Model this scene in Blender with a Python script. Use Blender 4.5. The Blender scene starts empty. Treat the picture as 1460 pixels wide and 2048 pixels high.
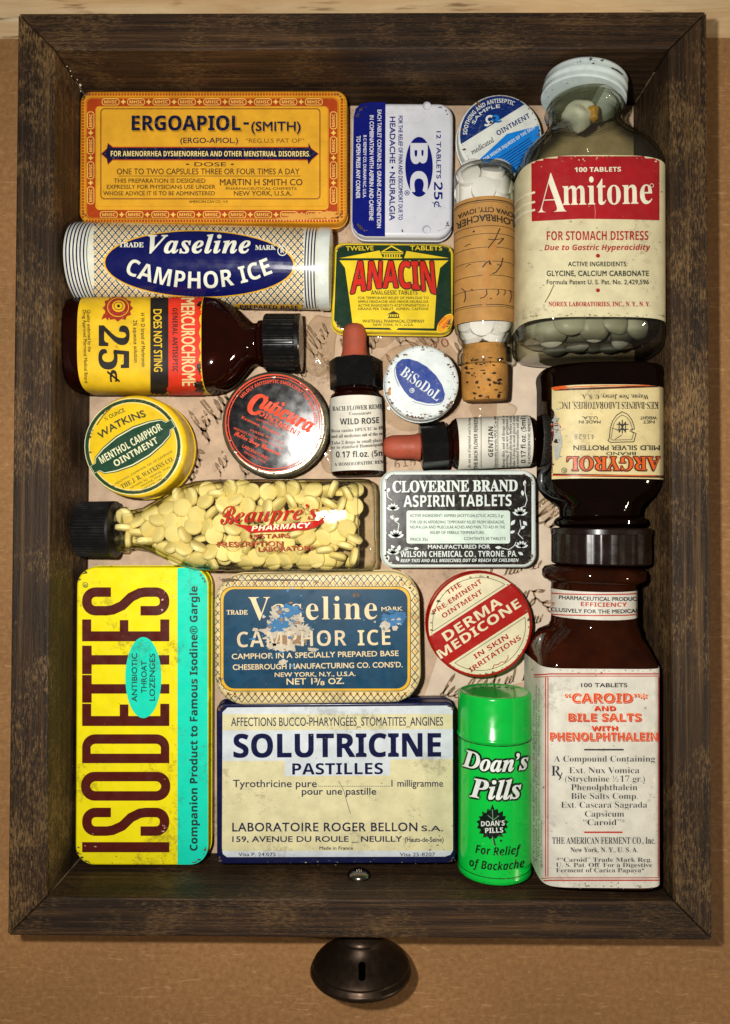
import bpy, bmesh, math, random
from mathutils import Vector, Matrix, Euler
from mathutils.geometry import tessellate_polygon
from mathutils.bvhtree import BVHTree

random.seed(7)
sc = bpy.context.scene
COL = sc.collection
# ------------------------------------------------------------------ camera, world, light, exposure
FPX = 1490.0
CAM = Vector((0.0041706, -0.0216854, 0.3315302))
CROT = Euler((0.0185758, 0.0075611, 0.0025342), 'XYZ')
cd = bpy.data.cameras.new('camera')
cd.sensor_fit = 'HORIZONTAL'; cd.sensor_width = 36.0; cd.lens = 36.0 * FPX / 1460.0
cd.clip_start = 0.01; cd.clip_end = 20
cam = bpy.data.objects.new('camera', cd); COL.objects.link(cam)
cam.location = CAM; cam.rotation_euler = CROT
sc.camera = cam
RM = CROT.to_matrix()

world = bpy.data.worlds.new('World'); sc.world = world; world.use_nodes = True
bgn = world.node_tree.nodes['Background']
bgn.inputs[0].default_value = (1.0, 0.88, 0.74, 1); bgn.inputs[1].default_value = 0.085

def area_lamp(name, loc, target, size, energy, color):
    l = bpy.data.lights.new(name, 'AREA'); l.shape = 'DISK'; l.size = size; l.energy = energy; l.color = color
    o = bpy.data.objects.new(name, l); COL.objects.link(o); o.location = loc
    o.rotation_euler = (Vector(target) - Vector(loc)).to_track_quat('-Z', 'Y').to_euler()
    return o
# the phone's flash, beside the lens, and the dim warm room lamp off to the right
area_lamp('flash_lamp', CAM + Vector((-0.036, 0.020, 0.0)), (-0.012, 0.0, 0.02), 0.010, 1.18, (1.0, 0.965, 0.90))
area_lamp('room_lamp', (1.70, -0.55, 0.95), (0, 0.05, 0), 0.17, 10.0, (1.0, 0.86, 0.68))

sc.view_settings.view_transform = 'Standard'; sc.view_settings.look = 'None'
sc.view_settings.exposure = 0.2; sc.view_settings.gamma = 1.0; sc.view_settings.use_curve_mapping = False
sc.render.engine = 'CYCLES'
sc.cycles.max_bounces = 10; sc.cycles.transparent_max_bounces = 24
sc.cycles.caustics_reflective = False; sc.cycles.caustics_refractive = False
sc.cycles.sample_clamp_indirect = 4.0

# ------------------------------------------------------------------ helpers
MMT = 0.001
def at(px, py, z):
    d = RM @ Vector(((px - 730.0) / FPX, -(py - 1024.0) / FPX, -1.0))
    return CAM + d * ((z - CAM.z) / d.z)
def ray(px, py):
    return (RM @ Vector(((px - 730.0) / FPX, -(py - 1024.0) / FPX, -1.0))).normalized()
def px_len(n, z):
    return n * (CAM.z - z) / FPX

def lin(h):
    r = []
    for i in (1, 3, 5):
        c = int(h[i:i + 2], 16) / 255.0
        r.append(c / 12.92 if c <= 0.04045 else ((c + 0.055) / 1.055) ** 2.4)
    return tuple(r) + (1.0,)

_mats = {}
def new_mat(name):
    m = bpy.data.materials.new(name); m.use_nodes = True
    nt = m.node_tree; nt.nodes.clear()
    out = nt.nodes.new('ShaderNodeOutputMaterial')
    return m, nt, out
def N(nt, t, **kw):
    n = nt.nodes.new(t)
    for k, v in kw.items():
        if k in n.inputs: n.inputs[k].default_value = v
        else: setattr(n, k, v)
    return n
def ramp(nt, stops):
    r = nt.nodes.new('ShaderNodeValToRGB'); e = r.color_ramp.elements
    while len(e) < len(stops): e.new(0.5)
    for i, (p, c) in enumerate(stops):
        e[i].position = p; e[i].color = c if len(c) == 4 else tuple(c) + (1,)
    return r
def mixrgb(nt, fac, a, b, mode='MIX'):
    m = nt.nodes.new('ShaderNodeMix'); m.data_type = 'RGBA'; m.blend_type = mode
    for s, v in ((m.inputs[0], fac), (m.inputs[6], a), (m.inputs[7], b)):
        if hasattr(v, 'links') or hasattr(v, 'is_linked'): nt.links.new(v, s)
        else: s.default_value = v
    return m.outputs[2]

def pm(hexc, rough=0.34, wear=None, var=0.20, metal=0.0, spec=0.32, bump=0.0, grime=0.16, coat=0.0, seed=0.0):
    """paint, ink, paper: flat colour with faint mottling, grime blotches and optional chips (colour, amount 0..1, scale)"""
    key = (hexc, rough, wear, var, metal, spec, bump, grime, coat, seed)
    if key in _mats: return _mats[key]
    m, nt, out = new_mat('paint_' + hexc[1:])
    b = N(nt, 'ShaderNodeBsdfPrincipled'); nt.links.new(b.outputs[0], out.inputs[0])
    b.inputs['Metallic'].default_value = metal; b.inputs['Specular IOR Level'].default_value = spec
    if coat: b.inputs['Coat Weight'].default_value = coat * 0.6; b.inputs['Coat Roughness'].default_value = 0.08
    tc = N(nt, 'ShaderNodeTexCoord')
    mp = N(nt, 'ShaderNodeMapping'); mp.inputs['Location'].default_value = (seed, seed * 1.7, 0)
    nt.links.new(tc.outputs['Object'], mp.inputs[0]); co = mp.outputs[0]
    n1 = N(nt, 'ShaderNodeTexNoise', Scale=130.0, Detail=6.0, Roughness=0.65); nt.links.new(co, n1.inputs[0])
    r1 = ramp(nt, [(0.30, (1 - var,) * 3), (0.70, (1 + var * 0.35,) * 3)]); nt.links.new(n1.outputs[0], r1.inputs[0])
    col = mixrgb(nt, 1.0, lin(hexc), r1.outputs[0], 'MULTIPLY')
    if grime:
        n2 = N(nt, 'ShaderNodeTexNoise', Scale=520.0, Detail=5.0, Roughness=0.7); nt.links.new(co, n2.inputs[0])
        n3 = N(nt, 'ShaderNodeTexNoise', Scale=55.0, Detail=2.0); nt.links.new(co, n3.inputs[0])
        ma = N(nt, 'ShaderNodeMath', operation='MULTIPLY'); nt.links.new(n2.outputs[0], ma.inputs[0]); nt.links.new(n3.outputs[0], ma.inputs[1])
        r2 = ramp(nt, [(0.30, (0, 0, 0)), (0.42, (grime,) * 3)]); nt.links.new(ma.outputs[0], r2.inputs[0])
        col = mixrgb(nt, r2.outputs[0], col, lin('#3c3020'))
    if wear:
        wc, wa, ws = wear
        n4 = N(nt, 'ShaderNodeTexNoise', Scale=ws, Detail=7.0, Roughness=0.72); nt.links.new(co, n4.inputs[0])
        t = 0.80 - 0.32 * wa
        r4 = ramp(nt, [(t, (0, 0, 0)), (t + 0.02, (1, 1, 1))]); nt.links.new(n4.outputs[0], r4.inputs[0])
        col = mixrgb(nt, r4.outputs[0], col, lin(wc))
    lc = lin(hexc)
    if wear is None and not metal and lc[0] * .3 + lc[1] * .6 + lc[2] * .1 < 0.12: # thin or broken ink
        n7 = N(nt, 'ShaderNodeTexNoise', Scale=800.0, Detail=4.0, Roughness=0.7); nt.links.new(co, n7.inputs[0])
        r7 = ramp(nt, [(0.56, (0, 0, 0)), (0.66, (0.22,) * 3)]); nt.links.new(n7.outputs[0], r7.inputs[0])
        col = mixrgb(nt, r7.outputs[0], col, lin('#a89f88'))
    nt.links.new(col, b.inputs['Base Color'])
    n5 = N(nt, 'ShaderNodeTexNoise', Scale=300.0, Detail=4.0); nt.links.new(co, n5.inputs[0])
    r5 = ramp(nt, [(0.3, (rough * 0.75,) * 3), (0.75, (min(1, rough * 1.4),) * 3)]); nt.links.new(n5.outputs[0], r5.inputs[0])
    nt.links.new(r5.outputs[0], b.inputs['Roughness'])
    if not metal or bump:
        n6 = N(nt, 'ShaderNodeTexNoise', Scale=160.0 if bump else 34.0, Detail=5.0 if bump else 2.0); nt.links.new(co, n6.inputs[0])
        bp = N(nt, 'ShaderNodeBump', Strength=bump or 0.16, Distance=0.0006 if bump else 0.0016); nt.links.new(n6.outputs[0], bp.inputs['Height'])
        nt.links.new(bp.outputs[0], b.inputs['Normal'])
    _mats[key] = m
    return m

def glass(name, tint, edge, rough=0.03, ior=1.5, bump=0.15, dust_haze=0.0, dcol='#b9b4a6', cap=1.0, rim=None):
    """bottle glass: clear at the middle, its tint deeper where the wall is seen edge-on, with a Fresnel gloss"""
    if name in _mats: return _mats[name]
    m, nt, out = new_mat(name)
    tr = N(nt, 'ShaderNodeBsdfTransparent'); gl = N(nt, 'ShaderNodeBsdfGlossy', Roughness=rough)
    tc = N(nt, 'ShaderNodeTexCoord')
    n = N(nt, 'ShaderNodeTexNoise', Scale=70.0, Detail=3.0); nt.links.new(tc.outputs['Object'], n.inputs[0])
    bp = N(nt, 'ShaderNodeBump', Strength=bump, Distance=0.002); nt.links.new(n.outputs[0], bp.inputs['Height'])
    lw = N(nt, 'ShaderNodeLayerWeight', Blend=0.5); nt.links.new(bp.outputs[0], lw.inputs['Normal'])
    r = ramp(nt, [(0.25, lin(tint)), (0.92, lin(edge))] if rim is None else [(0.35, lin(tint)), (0.72, lin(edge)), (0.93, lin(rim))]); nt.links.new(lw.outputs['Facing'], r.inputs[0])
    nt.links.new(r.outputs[0], tr.inputs[0])
    pw = N(nt, 'ShaderNodeMath', operation='POWER'); nt.links.new(lw.outputs['Facing'], pw.inputs[0]); pw.inputs[1].default_value = 5.0
    f0 = ((ior - 1) / (ior + 1)) ** 2; fr0 = N(nt, 'ShaderNodeMath', operation='MULTIPLY_ADD'); nt.links.new(pw.outputs[0], fr0.inputs[0]); fr0.inputs[1].default_value = 1 - f0; fr0.inputs[2].default_value = f0
    fr = N(nt, 'ShaderNodeMath', operation='MINIMUM'); nt.links.new(fr0.outputs[0], fr.inputs[0]); fr.inputs[1].default_value = cap
    nt.links.new(bp.outputs[0], gl.inputs['Normal'])
    mx = N(nt, 'ShaderNodeMixShader'); nt.links.new(fr.outputs[0], mx.inputs[0])
    nt.links.new(tr.outputs[0], mx.inputs[1]); nt.links.new(gl.outputs[0], mx.inputs[2])
    res = mx.outputs[0]
    if dust_haze:  # painted haze: dusty grey on clear glass, light scattered in brown glass as colour
        df = N(nt, 'ShaderNodeBsdfDiffuse'); df.inputs[0].default_value = lin(dcol)
        n2 = N(nt, 'ShaderNodeTexNoise', Scale=110.0, Detail=5.0); nt.links.new(tc.outputs['Object'], n2.inputs[0])
        rd = ramp(nt, [(0.3, (dust_haze * .5,) * 3), (0.75, (dust_haze * 1.6,) * 3)]); nt.links.new(n2.outputs[0], rd.inputs[0])
        m2 = N(nt, 'ShaderNodeMixShader'); nt.links.new(rd.outputs[0], m2.inputs[0]); nt.links.new(res, m2.inputs[1]); nt.links.new(df.outputs[0], m2.inputs[2]); res = m2.outputs[0]
    nt.links.new(res, out.inputs[0]); _mats[name] = m
    return m

def wood(name, axis, dark, mid, light, slow=7.0, fast=230.0, rough=0.62, speck=0.5, bump=0.5, fine=0.0, worn=None):
    if name in _mats: return _mats[name]
    m, nt, out = new_mat(name)
    b = N(nt, 'ShaderNodeBsdfPrincipled'); nt.links.new(b.outputs[0], out.inputs[0])
    tc = N(nt, 'ShaderNodeTexCoord')
    def grain(s_, f_, det, rg, dist=0.0):
        mp = N(nt, 'ShaderNodeMapping'); v = [f_] * 3; v[axis] = s_; mp.inputs['Scale'].default_value = v
        nt.links.new(tc.outputs['Object'], mp.inputs[0])
        n = N(nt, 'ShaderNodeTexNoise', Scale=1.0, Detail=det, Roughness=rg, Distortion=dist); nt.links.new(mp.outputs[0], n.inputs[0]); return n.outputs[0]
    n1 = grain(slow, fast, 6.0, 0.66, 0.5)
    r1 = ramp(nt, [(0.32, lin(dark)), (0.52, lin(mid)), (0.72, lin(light))]); nt.links.new(n1, r1.inputs[0]); c = r1.outputs[0]
    n2 = grain(slow * 26, fast * 5, 4.0, 0.7)
    if fine: # sawn hair lines along the grain, worn through to paler wood in patches
        nf = grain(40, 2600, 3.0, 0.6); rf = ramp(nt, [(0.38, (1 - fine,) * 3), (0.62, (1 + fine * .6,) * 3)]); nt.links.new(nf, rf.inputs[0])
        c = mixrgb(nt, 1.0, c, rf.outputs[0], 'MULTIPLY')
        n3 = N(nt, 'ShaderNodeTexNoise', Scale=26.0, Detail=7.0, Roughness=0.72); nt.links.new(tc.outputs['Object'], n3.inputs[0])
        n5 = grain(380, 1900, 4.0, 0.75)
        mu = N(nt, 'ShaderNodeMath', operation='MULTIPLY'); nt.links.new(n5, mu.inputs[0]); nt.links.new(n3.outputs[0], mu.inputs[1])
        r2 = ramp(nt, [(0.255, (0, 0, 0)), (0.36, (speck,) * 3)]); nt.links.new(mu.outputs[0], r2.inputs[0])
        c = mixrgb(nt, r2.outputs[0], c, lin(worn or light))
    n4 = N(nt, 'ShaderNodeTexNoise', Scale=15.0, Detail=4.0, Roughness=0.6); nt.links.new(tc.outputs['Object'], n4.inputs[0])
    r4 = ramp(nt, [(0.3, (0.55,) * 3), (0.7, (1.2,) * 3)]) if fine else ramp(nt, [(0.3, (0.85,) * 3), (0.7, (1.08,) * 3)]); nt.links.new(n4.outputs[0], r4.inputs[0])
    c = mixrgb(nt, 1.0, c, r4.outputs[0], 'MULTIPLY')
    nt.links.new(c, b.inputs['Base Color']); b.inputs['Roughness'].default_value = rough; b.inputs['Specular IOR Level'].default_value = 0.3
    bp = N(nt, 'ShaderNodeBump', Strength=bump, Distance=0.0005); nt.links.new(n2, bp.inputs['Height'])
    nt.links.new(bp.outputs[0], b.inputs['Normal'])
    _mats[name] = m
    return m

class MB:
    def __init__(s): s.v = []; s.f = []; s.m = []; s.sm = []; s.mats = []
    def mi(s, mat):
        if mat not in s.mats: s.mats.append(mat)
        return s.mats.index(mat)
    def add(s, verts, faces, mat, smooth=False):
        o = len(s.v); s.v.extend([Vector(x) for x in verts]); k = s.mi(mat)
        for f in faces: s.f.append([i + o for i in f]); s.m.append(k); s.sm.append(smooth)
    def build(s, name, parent=None, sharp=35, recalc=False):
        me = bpy.data.meshes.new(name)
        off = parent_world(parent) if parent else Vector((0, 0, 0))
        me.from_pydata([tuple(x - off) for x in s.v], [], s.f)
        for m in s.mats: me.materials.append(m)
        me.polygons.foreach_set('material_index', s.m); me.polygons.foreach_set('use_smooth', s.sm)
        me.update()
        if any(s.sm): me.set_sharp_from_angle(angle=math.radians(sharp))
        o = bpy.data.objects.new(name, me); COL.objects.link(o)
        if parent: o.parent = parent
        return o
    def bvh(s): return BVHTree.FromPolygons([tuple(x) for x in s.v], s.f)
def parent_world(p):
    v = Vector((0, 0, 0))
    while p is not None: v = v + Vector(p.location); p = p.parent
    return v

def thing(name, label, cat, loc, group=None):
    o = bpy.data.objects.new(name, None); COL.objects.link(o); o.location = loc; o.empty_display_size = 0.01
    o['label'] = label; o['category'] = cat
    if group: o['group'] = group
    return o
def tag(o, label, cat, group=None, kind=None):
    if label: o['label'] = label
    if cat: o['category'] = cat
    if group: o['group'] = group
    if kind: o['kind'] = kind
    return o

# ---- surfaces that prints are laid on: a plane or any built mesh
LIFT = 0.00005
class Flat:
    curved = False
    def __init__(s, p, n=(0, 0, 1)): s.p = Vector(p); s.n = Vector(n).normalized()
    def map(s, px, py, k):
        d = ray(px, py); t = (s.p - CAM).dot(s.n) / d.dot(s.n)
        return CAM + d * t + s.n * (LIFT * k)
class Skin:
    curved = True
    def __init__(s, bvh): s.b = bvh
    def map(s, px, py, k):
        d = ray(px, py); h = s.b.ray_cast(CAM, d)
        if h[0] is None: return None
        n = h[1] if h[1].dot(d) < 0 else -h[1]
        return h[0] + n * (LIFT * 1.6 * k + 0.00004)

def lay(mb, S, pts, tris, mat, k):
    """2-D triangles in photo coordinates -> faces on the surface"""
    if S.curved:
        out = []; P = [tuple(p) for p in pts]; idx = {}
        def mid(a, b):
            e = (min(a, b), max(a, b))
            if e not in idx:
                P.append(((P[a][0] + P[b][0]) / 2, (P[a][1] + P[b][1]) / 2)); idx[e] = len(P) - 1
            return idx[e]
        st = [tuple(t) for t in tris]
        while st:
            a, b, c = st.pop()
            L = [math.dist(P[a], P[b]), math.dist(P[b], P[c]), math.dist(P[c], P[a])]
            j = L.index(max(L))
            if L[j] < 7.0: out.append((a, b, c)); continue
            if j == 0: m = mid(a, b); st += [(a, m, c), (m, b, c)]
            elif j == 1: m = mid(b, c); st += [(b, m, a), (m, c, a)]
            else: m = mid(c, a); st += [(c, m, b), (m, a, b)]
        pts, tris = P, out
    W = [S.map(p[0], p[1], k) for p in pts]
    keep = [t for t in tris if all(W[i] is not None for i in t)]
    if S.curved:
        keep = [t for t in keep if max((W[t[0]] - W[t[1]]).length, (W[t[1]] - W[t[2]]).length, (W[t[0]] - W[t[2]]).length) < 0.006]
    used = sorted({i for t in keep for i in t}); re = {i: j for j, i in enumerate(used)}
    fs = []
    for t in keep:
        a, b, c = (W[i] for i in t)
        f = [re[i] for i in t]
        if (b - a).cross(c - a).dot(CAM - a) < 0: f.reverse()
        fs.append(f)
    mb.add([W[i] for i in used], fs, mat, False)

def poly(mb, S, loops, mat, k=1):
    if not isinstance(loops[0][0], (tuple, list)): loops = [loops]
    vl = [[Vector((p[0], p[1], 0)) for p in l] for l in loops]
    tr = tessellate_polygon(vl); flat = [p for l in loops for p in l]
    lay(mb, S, flat, [tuple(t) for t in tr], mat, k)
def stroke(mb, S, pts, w, mat, k=2, closed=False, taper=False):
    pts = [q for i, q in enumerate(pts) if i == 0 or math.dist(q, pts[i - 1]) > 1e-4]
    if len(pts) < 2: return
    n = len(pts); L = []; R = []
    for i in range(n):
        a = pts[(i - 1) % n] if (closed or i > 0) else pts[i]
        b = pts[(i + 1) % n] if (closed or i < n - 1) else pts[i]
        p = pts[i]
        d1 = (p[0] - a[0], p[1] - a[1]); d2 = (b[0] - p[0], b[1] - p[1])
        l1 = math.hypot(*d1); l2 = math.hypot(*d2)
        if l1 < 1e-9: d1, l1 = d2, l2
        if l2 < 1e-9: d2, l2 = d1, l1
        n1 = (-d1[1] / l1, d1[0] / l1); n2 = (-d2[1] / l2, d2[0] / l2)
        m = (n1[0] + n2[0], n1[1] + n2[1]); q = max(0.3, (m[0] * n1[0] + m[1] * n1[1]))
        ww = w
        if taper: ww = w * (0.35 + 0.65 * math.sin(math.pi * (i + 0.5) / n))
        s = ww / 2 / q
        L.append((p[0] + m[0] * s, p[1] + m[1] * s)); R.append((p[0] - m[0] * s, p[1] - m[1] * s))
    T = []
    for i in range(n if closed else n - 1):
        j = (i + 1) % n; T += [(i, j, n + i), (j, n + j, n + i)]
    lay(mb, S, L + R, T, mat, k)
def ell(cx, cy, rx, ry=None, rot=0, n=48, a0=0, a1=360):
    ry = rx if ry is None else ry; c, s = math.cos(math.radians(rot)), math.sin(math.radians(rot)); r = []
    m = n if a1 - a0 >= 360 else n + 1
    for i in range(m):
        t = math.radians(a0 + (a1 - a0) * i / n); x, y = rx * math.cos(t), -ry * math.sin(t)
        r.append((cx + x * c - y * s, cy + x * s + y * c))
    return r
def rrect(x0, y0, x1, y1, r, n=6):
    p = []
    for cx, cy, a in ((x1 - r, y0 + r, -90), (x1 - r, y1 - r, 0), (x0 + r, y1 - r, 90), (x0 + r, y0 + r, 180)):
        for i in range(n + 1):
            t = math.radians(a + 90 * i / n); p.append((cx + r * math.cos(t), cy + r * math.sin(t)))
    return p
def bar(mb, S, x0, y0, x1, y1, mat, k=2): poly(mb, S, [(x0, y0), (x1, y0), (x1, y1), (x0, y1)], mat, k)
def arcpts(p0, p1, sag, n=12):
    return [(p0[0] + (p1[0] - p0[0]) * i / n, p0[1] + (p1[1] - p0[1]) * i / n + sag * 4 * (i / n) * (1 - i / n)) for i in range(n + 1)]

# ---- lettering: outlines of the built-in letterforms, laid out by hand
STY = {'serif': (0x1D400, 0x1D41A, 0x1D7CE), 'bi': (0x1D468, 0x1D482, None), 'it': (0x1D434, 0x1D44E, None),
       'script': (0x1D4D0, 0x1D4EA, None), 'sb': (0x1D5D4, 0x1D5EE, 0x1D7EC), 'sbi': (0x1D63C, 0x1D656, None), 'mono': (0x1D670, 0x1D68A, 0x1D7F6)}
def sty(c, f):
    if f == 'sans': return c
    B = STY[f]
    if f == 'it' and c == 'h': return 'ℎ'
    if 'A' <= c <= 'Z': return chr(B[0] + ord(c) - 65)
    if 'a' <= c <= 'z': return chr(B[1] + ord(c) - 97)
    if '0' <= c <= '9': return chr((B[2] or STY['serif'][2]) + ord(c) - 48)
    return c
_glyphs = {}; _adv = {}
_cu = bpy.data.curves.new('letterform', 'FONT'); _cu.resolution_u = 3; _cu.fill_mode = 'FRONT'
_ob = bpy.data.objects.new('letterform', _cu)
def _outline(body, off):
    _cu.body = body; _cu.offset = off
    me = _ob.to_mesh(); me.calc_loop_triangles()
    r = ([(v.co.x, v.co.y) for v in me.vertices], [tuple(t.vertices) for t in me.loop_triangles])
    _ob.to_mesh_clear()
    return r
def _right(body): return max((p[0] for p in _outline(body, 0.0)[0]), default=0.0)
def glyph(c, f, off):
    k = (c, f, off)
    if k not in _glyphs:
        if (c, f) not in _adv: _adv[(c, f)] = (_right('| |') - _right('||')) if c == ' ' else _right(sty(c, f) + '|') - _right('|')
        v, t = ([], []) if c == ' ' else _outline(sty(c, f), off)
        _glyphs[k] = (v, t, _adv[(c, f)])
    return _glyphs[k]
def cap_height(f):
    v = [p[1] for p in glyph('H', f, 0.0)[0]]; return max(v) - min(v)
def text(mb, S, s, p0, p1, h, mat, f='sans', off=0.0, k=3, sag=0.0, shear=0.0, track=0.0, arc=None, warp=None, dx=0, dy=0):
    """s from p0 to p1 (baseline ends, photo px), capitals h high. arc=(cx,cy,r,a0,a1): along a circle (degrees, ccw from east)."""
    fat = 0.0
    if off > 0: fat = off * h / cap_height(f) * 1.15; off = 0.0
    if fat > 0.08:
        n = 4 if fat < 1.2 else 8
        for i in range(n):
            t = 2 * math.pi * (i + .5) / n
            text(mb, S, s, p0, p1, h, mat, f, off, k + 0.14 * i, sag, shear, track, arc, warp, dx + fat * math.cos(t), dy + fat * math.sin(t))
        return
    V = []; T = []; x = 0.0; cap = cap_height(f)
    for c in s:
        g = glyph(c, f, off)
        o = len(V); V += [(x + a, b) for a, b in g[0]]; T += [(i + o, j + o, l + o) for i, j, l in g[1]]
        x += g[2] + track
    if not V: return
    x0 = min(v[0] for v in V); x1 = max(v[0] for v in V); w = max(1e-6, x1 - x0)
    P = []
    for a, b in V:
        u = (a - x0) / w; v = b / cap
        if warp: q = warp(u, v); P.append((q[0] + dx, q[1] + dy)); continue
        if arc:
            cx, cy, r, a0, a1 = arc; t = math.radians(a0 + (a1 - a0) * u)
            rr = r + v * h if a1 < a0 else r - v * h
            P.append((cx + rr * math.cos(t) + dx, cy - rr * math.sin(t) + dy)); continue
        ex, ey = p1[0] - p0[0], p1[1] - p0[1]; l = math.hypot(ex, ey)
        ux, uy = ex / l, ey / l; nx, ny = uy, -ux
        q = u * l + v * h * shear; hh = v * h
        sg = sag * 4 * u * (1 - u)
        P.append((p0[0] + ux * q + nx * (hh - sg) + dx, p0[1] + uy * q + ny * (hh - sg) + dy))
    lay(mb, S, P, T, mat, k)

# ---- bodies
def loft(mb, st, mat, N_=56, cap0=True, cap1=True, t0=0.0, t1=360.0, grow=0.0):
    """rings of rounded section along an axis; station = (centre Vector, half width, half height, exponent)"""
    A = st[-1][0] - st[0][0]; A = Vector((A.x, A.y, A.z)).normalized()
    U = A.cross(Vector((0, 0, 1))).normalized(); V = U.cross(A).normalized()
    full = abs(t1 - t0) >= 360; cnt = N_ if full else N_ + 1
    rows = []
    for c, rw, rd, n in st:
        row = []
        for i in range(cnt):
            t = math.radians(t0 + (t1 - t0) * i / N_); ct, s_ = math.cos(t), math.sin(t)
            a = math.copysign(abs(ct) ** (2 / n), ct) * (rw + grow); b = math.copysign(abs(s_) ** (2 / n), s_) * (rd + grow)
            row.append(c + U * a + V * b)
        rows.append(row)
    vs = [p for r in rows for p in r]; fs = []
    for j in range(len(rows) - 1):
        for i in range(cnt if full else cnt - 1):
            k = (i + 1) % cnt
            fs.append([j * cnt + i, j * cnt + k, (j + 1) * cnt + k, (j + 1) * cnt + i])
    if full and cap0: fs.append(list(range(cnt))[::-1])
    if full and cap1: fs.append([(len(rows) - 1) * cnt + i for i in range(cnt)])
    # make the faces look outwards
    c0 = sum((p for p in rows[0]), Vector()) / cnt; f = fs[0]
    a, b, c = vs[f[0]], vs[f[1]], vs[f[2]]
    if (b - a).cross(c - a).dot(a - st[0][0]) < 0: fs = [g[::-1] for g in fs]
    mb.add(vs, fs, mat, True)
def St(px, py, zref, zc, hw, hd, n=2.0):
    """station from photo px: centre seen at height zref (mm), axis height zc (mm), half width in px at zref, half height in mm"""
    p = at(px, py, zref * MMT); p.z = zc * MMT
    w = px_len(hw, zref * MMT)
    return (p, w, (hd * MMT if hd else w), n)
def ribbed(mb, st, mat, ribs=36, depth=0.0004):
    """a grooved cap: like loft with every other ring point drawn in"""
    A = (st[-1][0] - st[0][0]).normalized(); U = A.cross(Vector((0, 0, 1))).normalized(); V = U.cross(A).normalized()
    cnt = ribs * 4; rows = []
    for c, rw, rd, n, amt in st:
        rows.append([c + U * math.cos(2 * math.pi * i / cnt) * (rw - (depth * amt if i % 4 in (2, 3) else 0))
                     + V * math.sin(2 * math.pi * i / cnt) * (rw - (depth * amt if i % 4 in (2, 3) else 0)) for i in range(cnt)])
    vs = [p for r in rows for p in r]; fs = []
    for j in range(len(rows) - 1):
        for i in range(cnt):
            k = (i + 1) % cnt; fs.append([j * cnt + i, j * cnt + k, (j + 1) * cnt + k, (j + 1) * cnt + i])
    fs.append(list(range(cnt))[::-1]); fs.append([(len(rows) - 1) * cnt + i for i in range(cnt)])
    f = fs[0]; a, b, c = vs[f[0]], vs[f[1]], vs[f[2]]
    if (b - a).cross(c - a).dot(a - st[0][0]) < 0: fs = [g[::-1] for g in fs]
    mb.add(vs, fs, mat, True)

def loop2d(w, h, r, n=10):
    r = max(0.0002, min(r, w - 1e-5, h - 1e-5)); p = []
    for cx, cy, a in ((w - r, h - r, 0), (-(w - r), h - r, 90), (-(w - r), -(h - r), 180), (w - r, -(h - r), 270)):
        for i in range(n + 1):
            t = math.radians(a + 90 * i / n); p.append((cx + r * math.cos(t), cy + r * math.sin(t)))
    return p
def pan(mb, c, ux, w, h, r, prof, mat, tilt=None, capmat=None, n=10, close_bottom=True):
    """stacked outlines (inset, z) of a rounded box, from the top face down; all in metres"""
    uy = Vector((-ux.y, ux.x, 0)); rows = []
    for ins, z in prof:
        rows.append([Vector((c.x, c.y, 0)) + ux * a + uy * b + Vector((0, 0, z)) for a, b in loop2d(w - ins, h - ins, r - ins, n)])
    if tilt is not None:
        q, piv = tilt; rows = [[piv + q @ (p - piv) for p in rw] for rw in rows]
    k = len(rows[0]); vs = [p for r_ in rows for p in r_]; fs = []
    for j in range(len(rows) - 1):
        for i in range(k): fs.append([j * k + i, (j + 1) * k + i, (j + 1) * k + (i + 1) % k, j * k + (i + 1) % k])
    mb.add(vs, fs, mat, True)
    mb.add(rows[0], [list(range(k))], capmat or mat, False)
    if close_bottom: mb.add(rows[-1], [list(range(k))[::-1]], mat, False)
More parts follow.
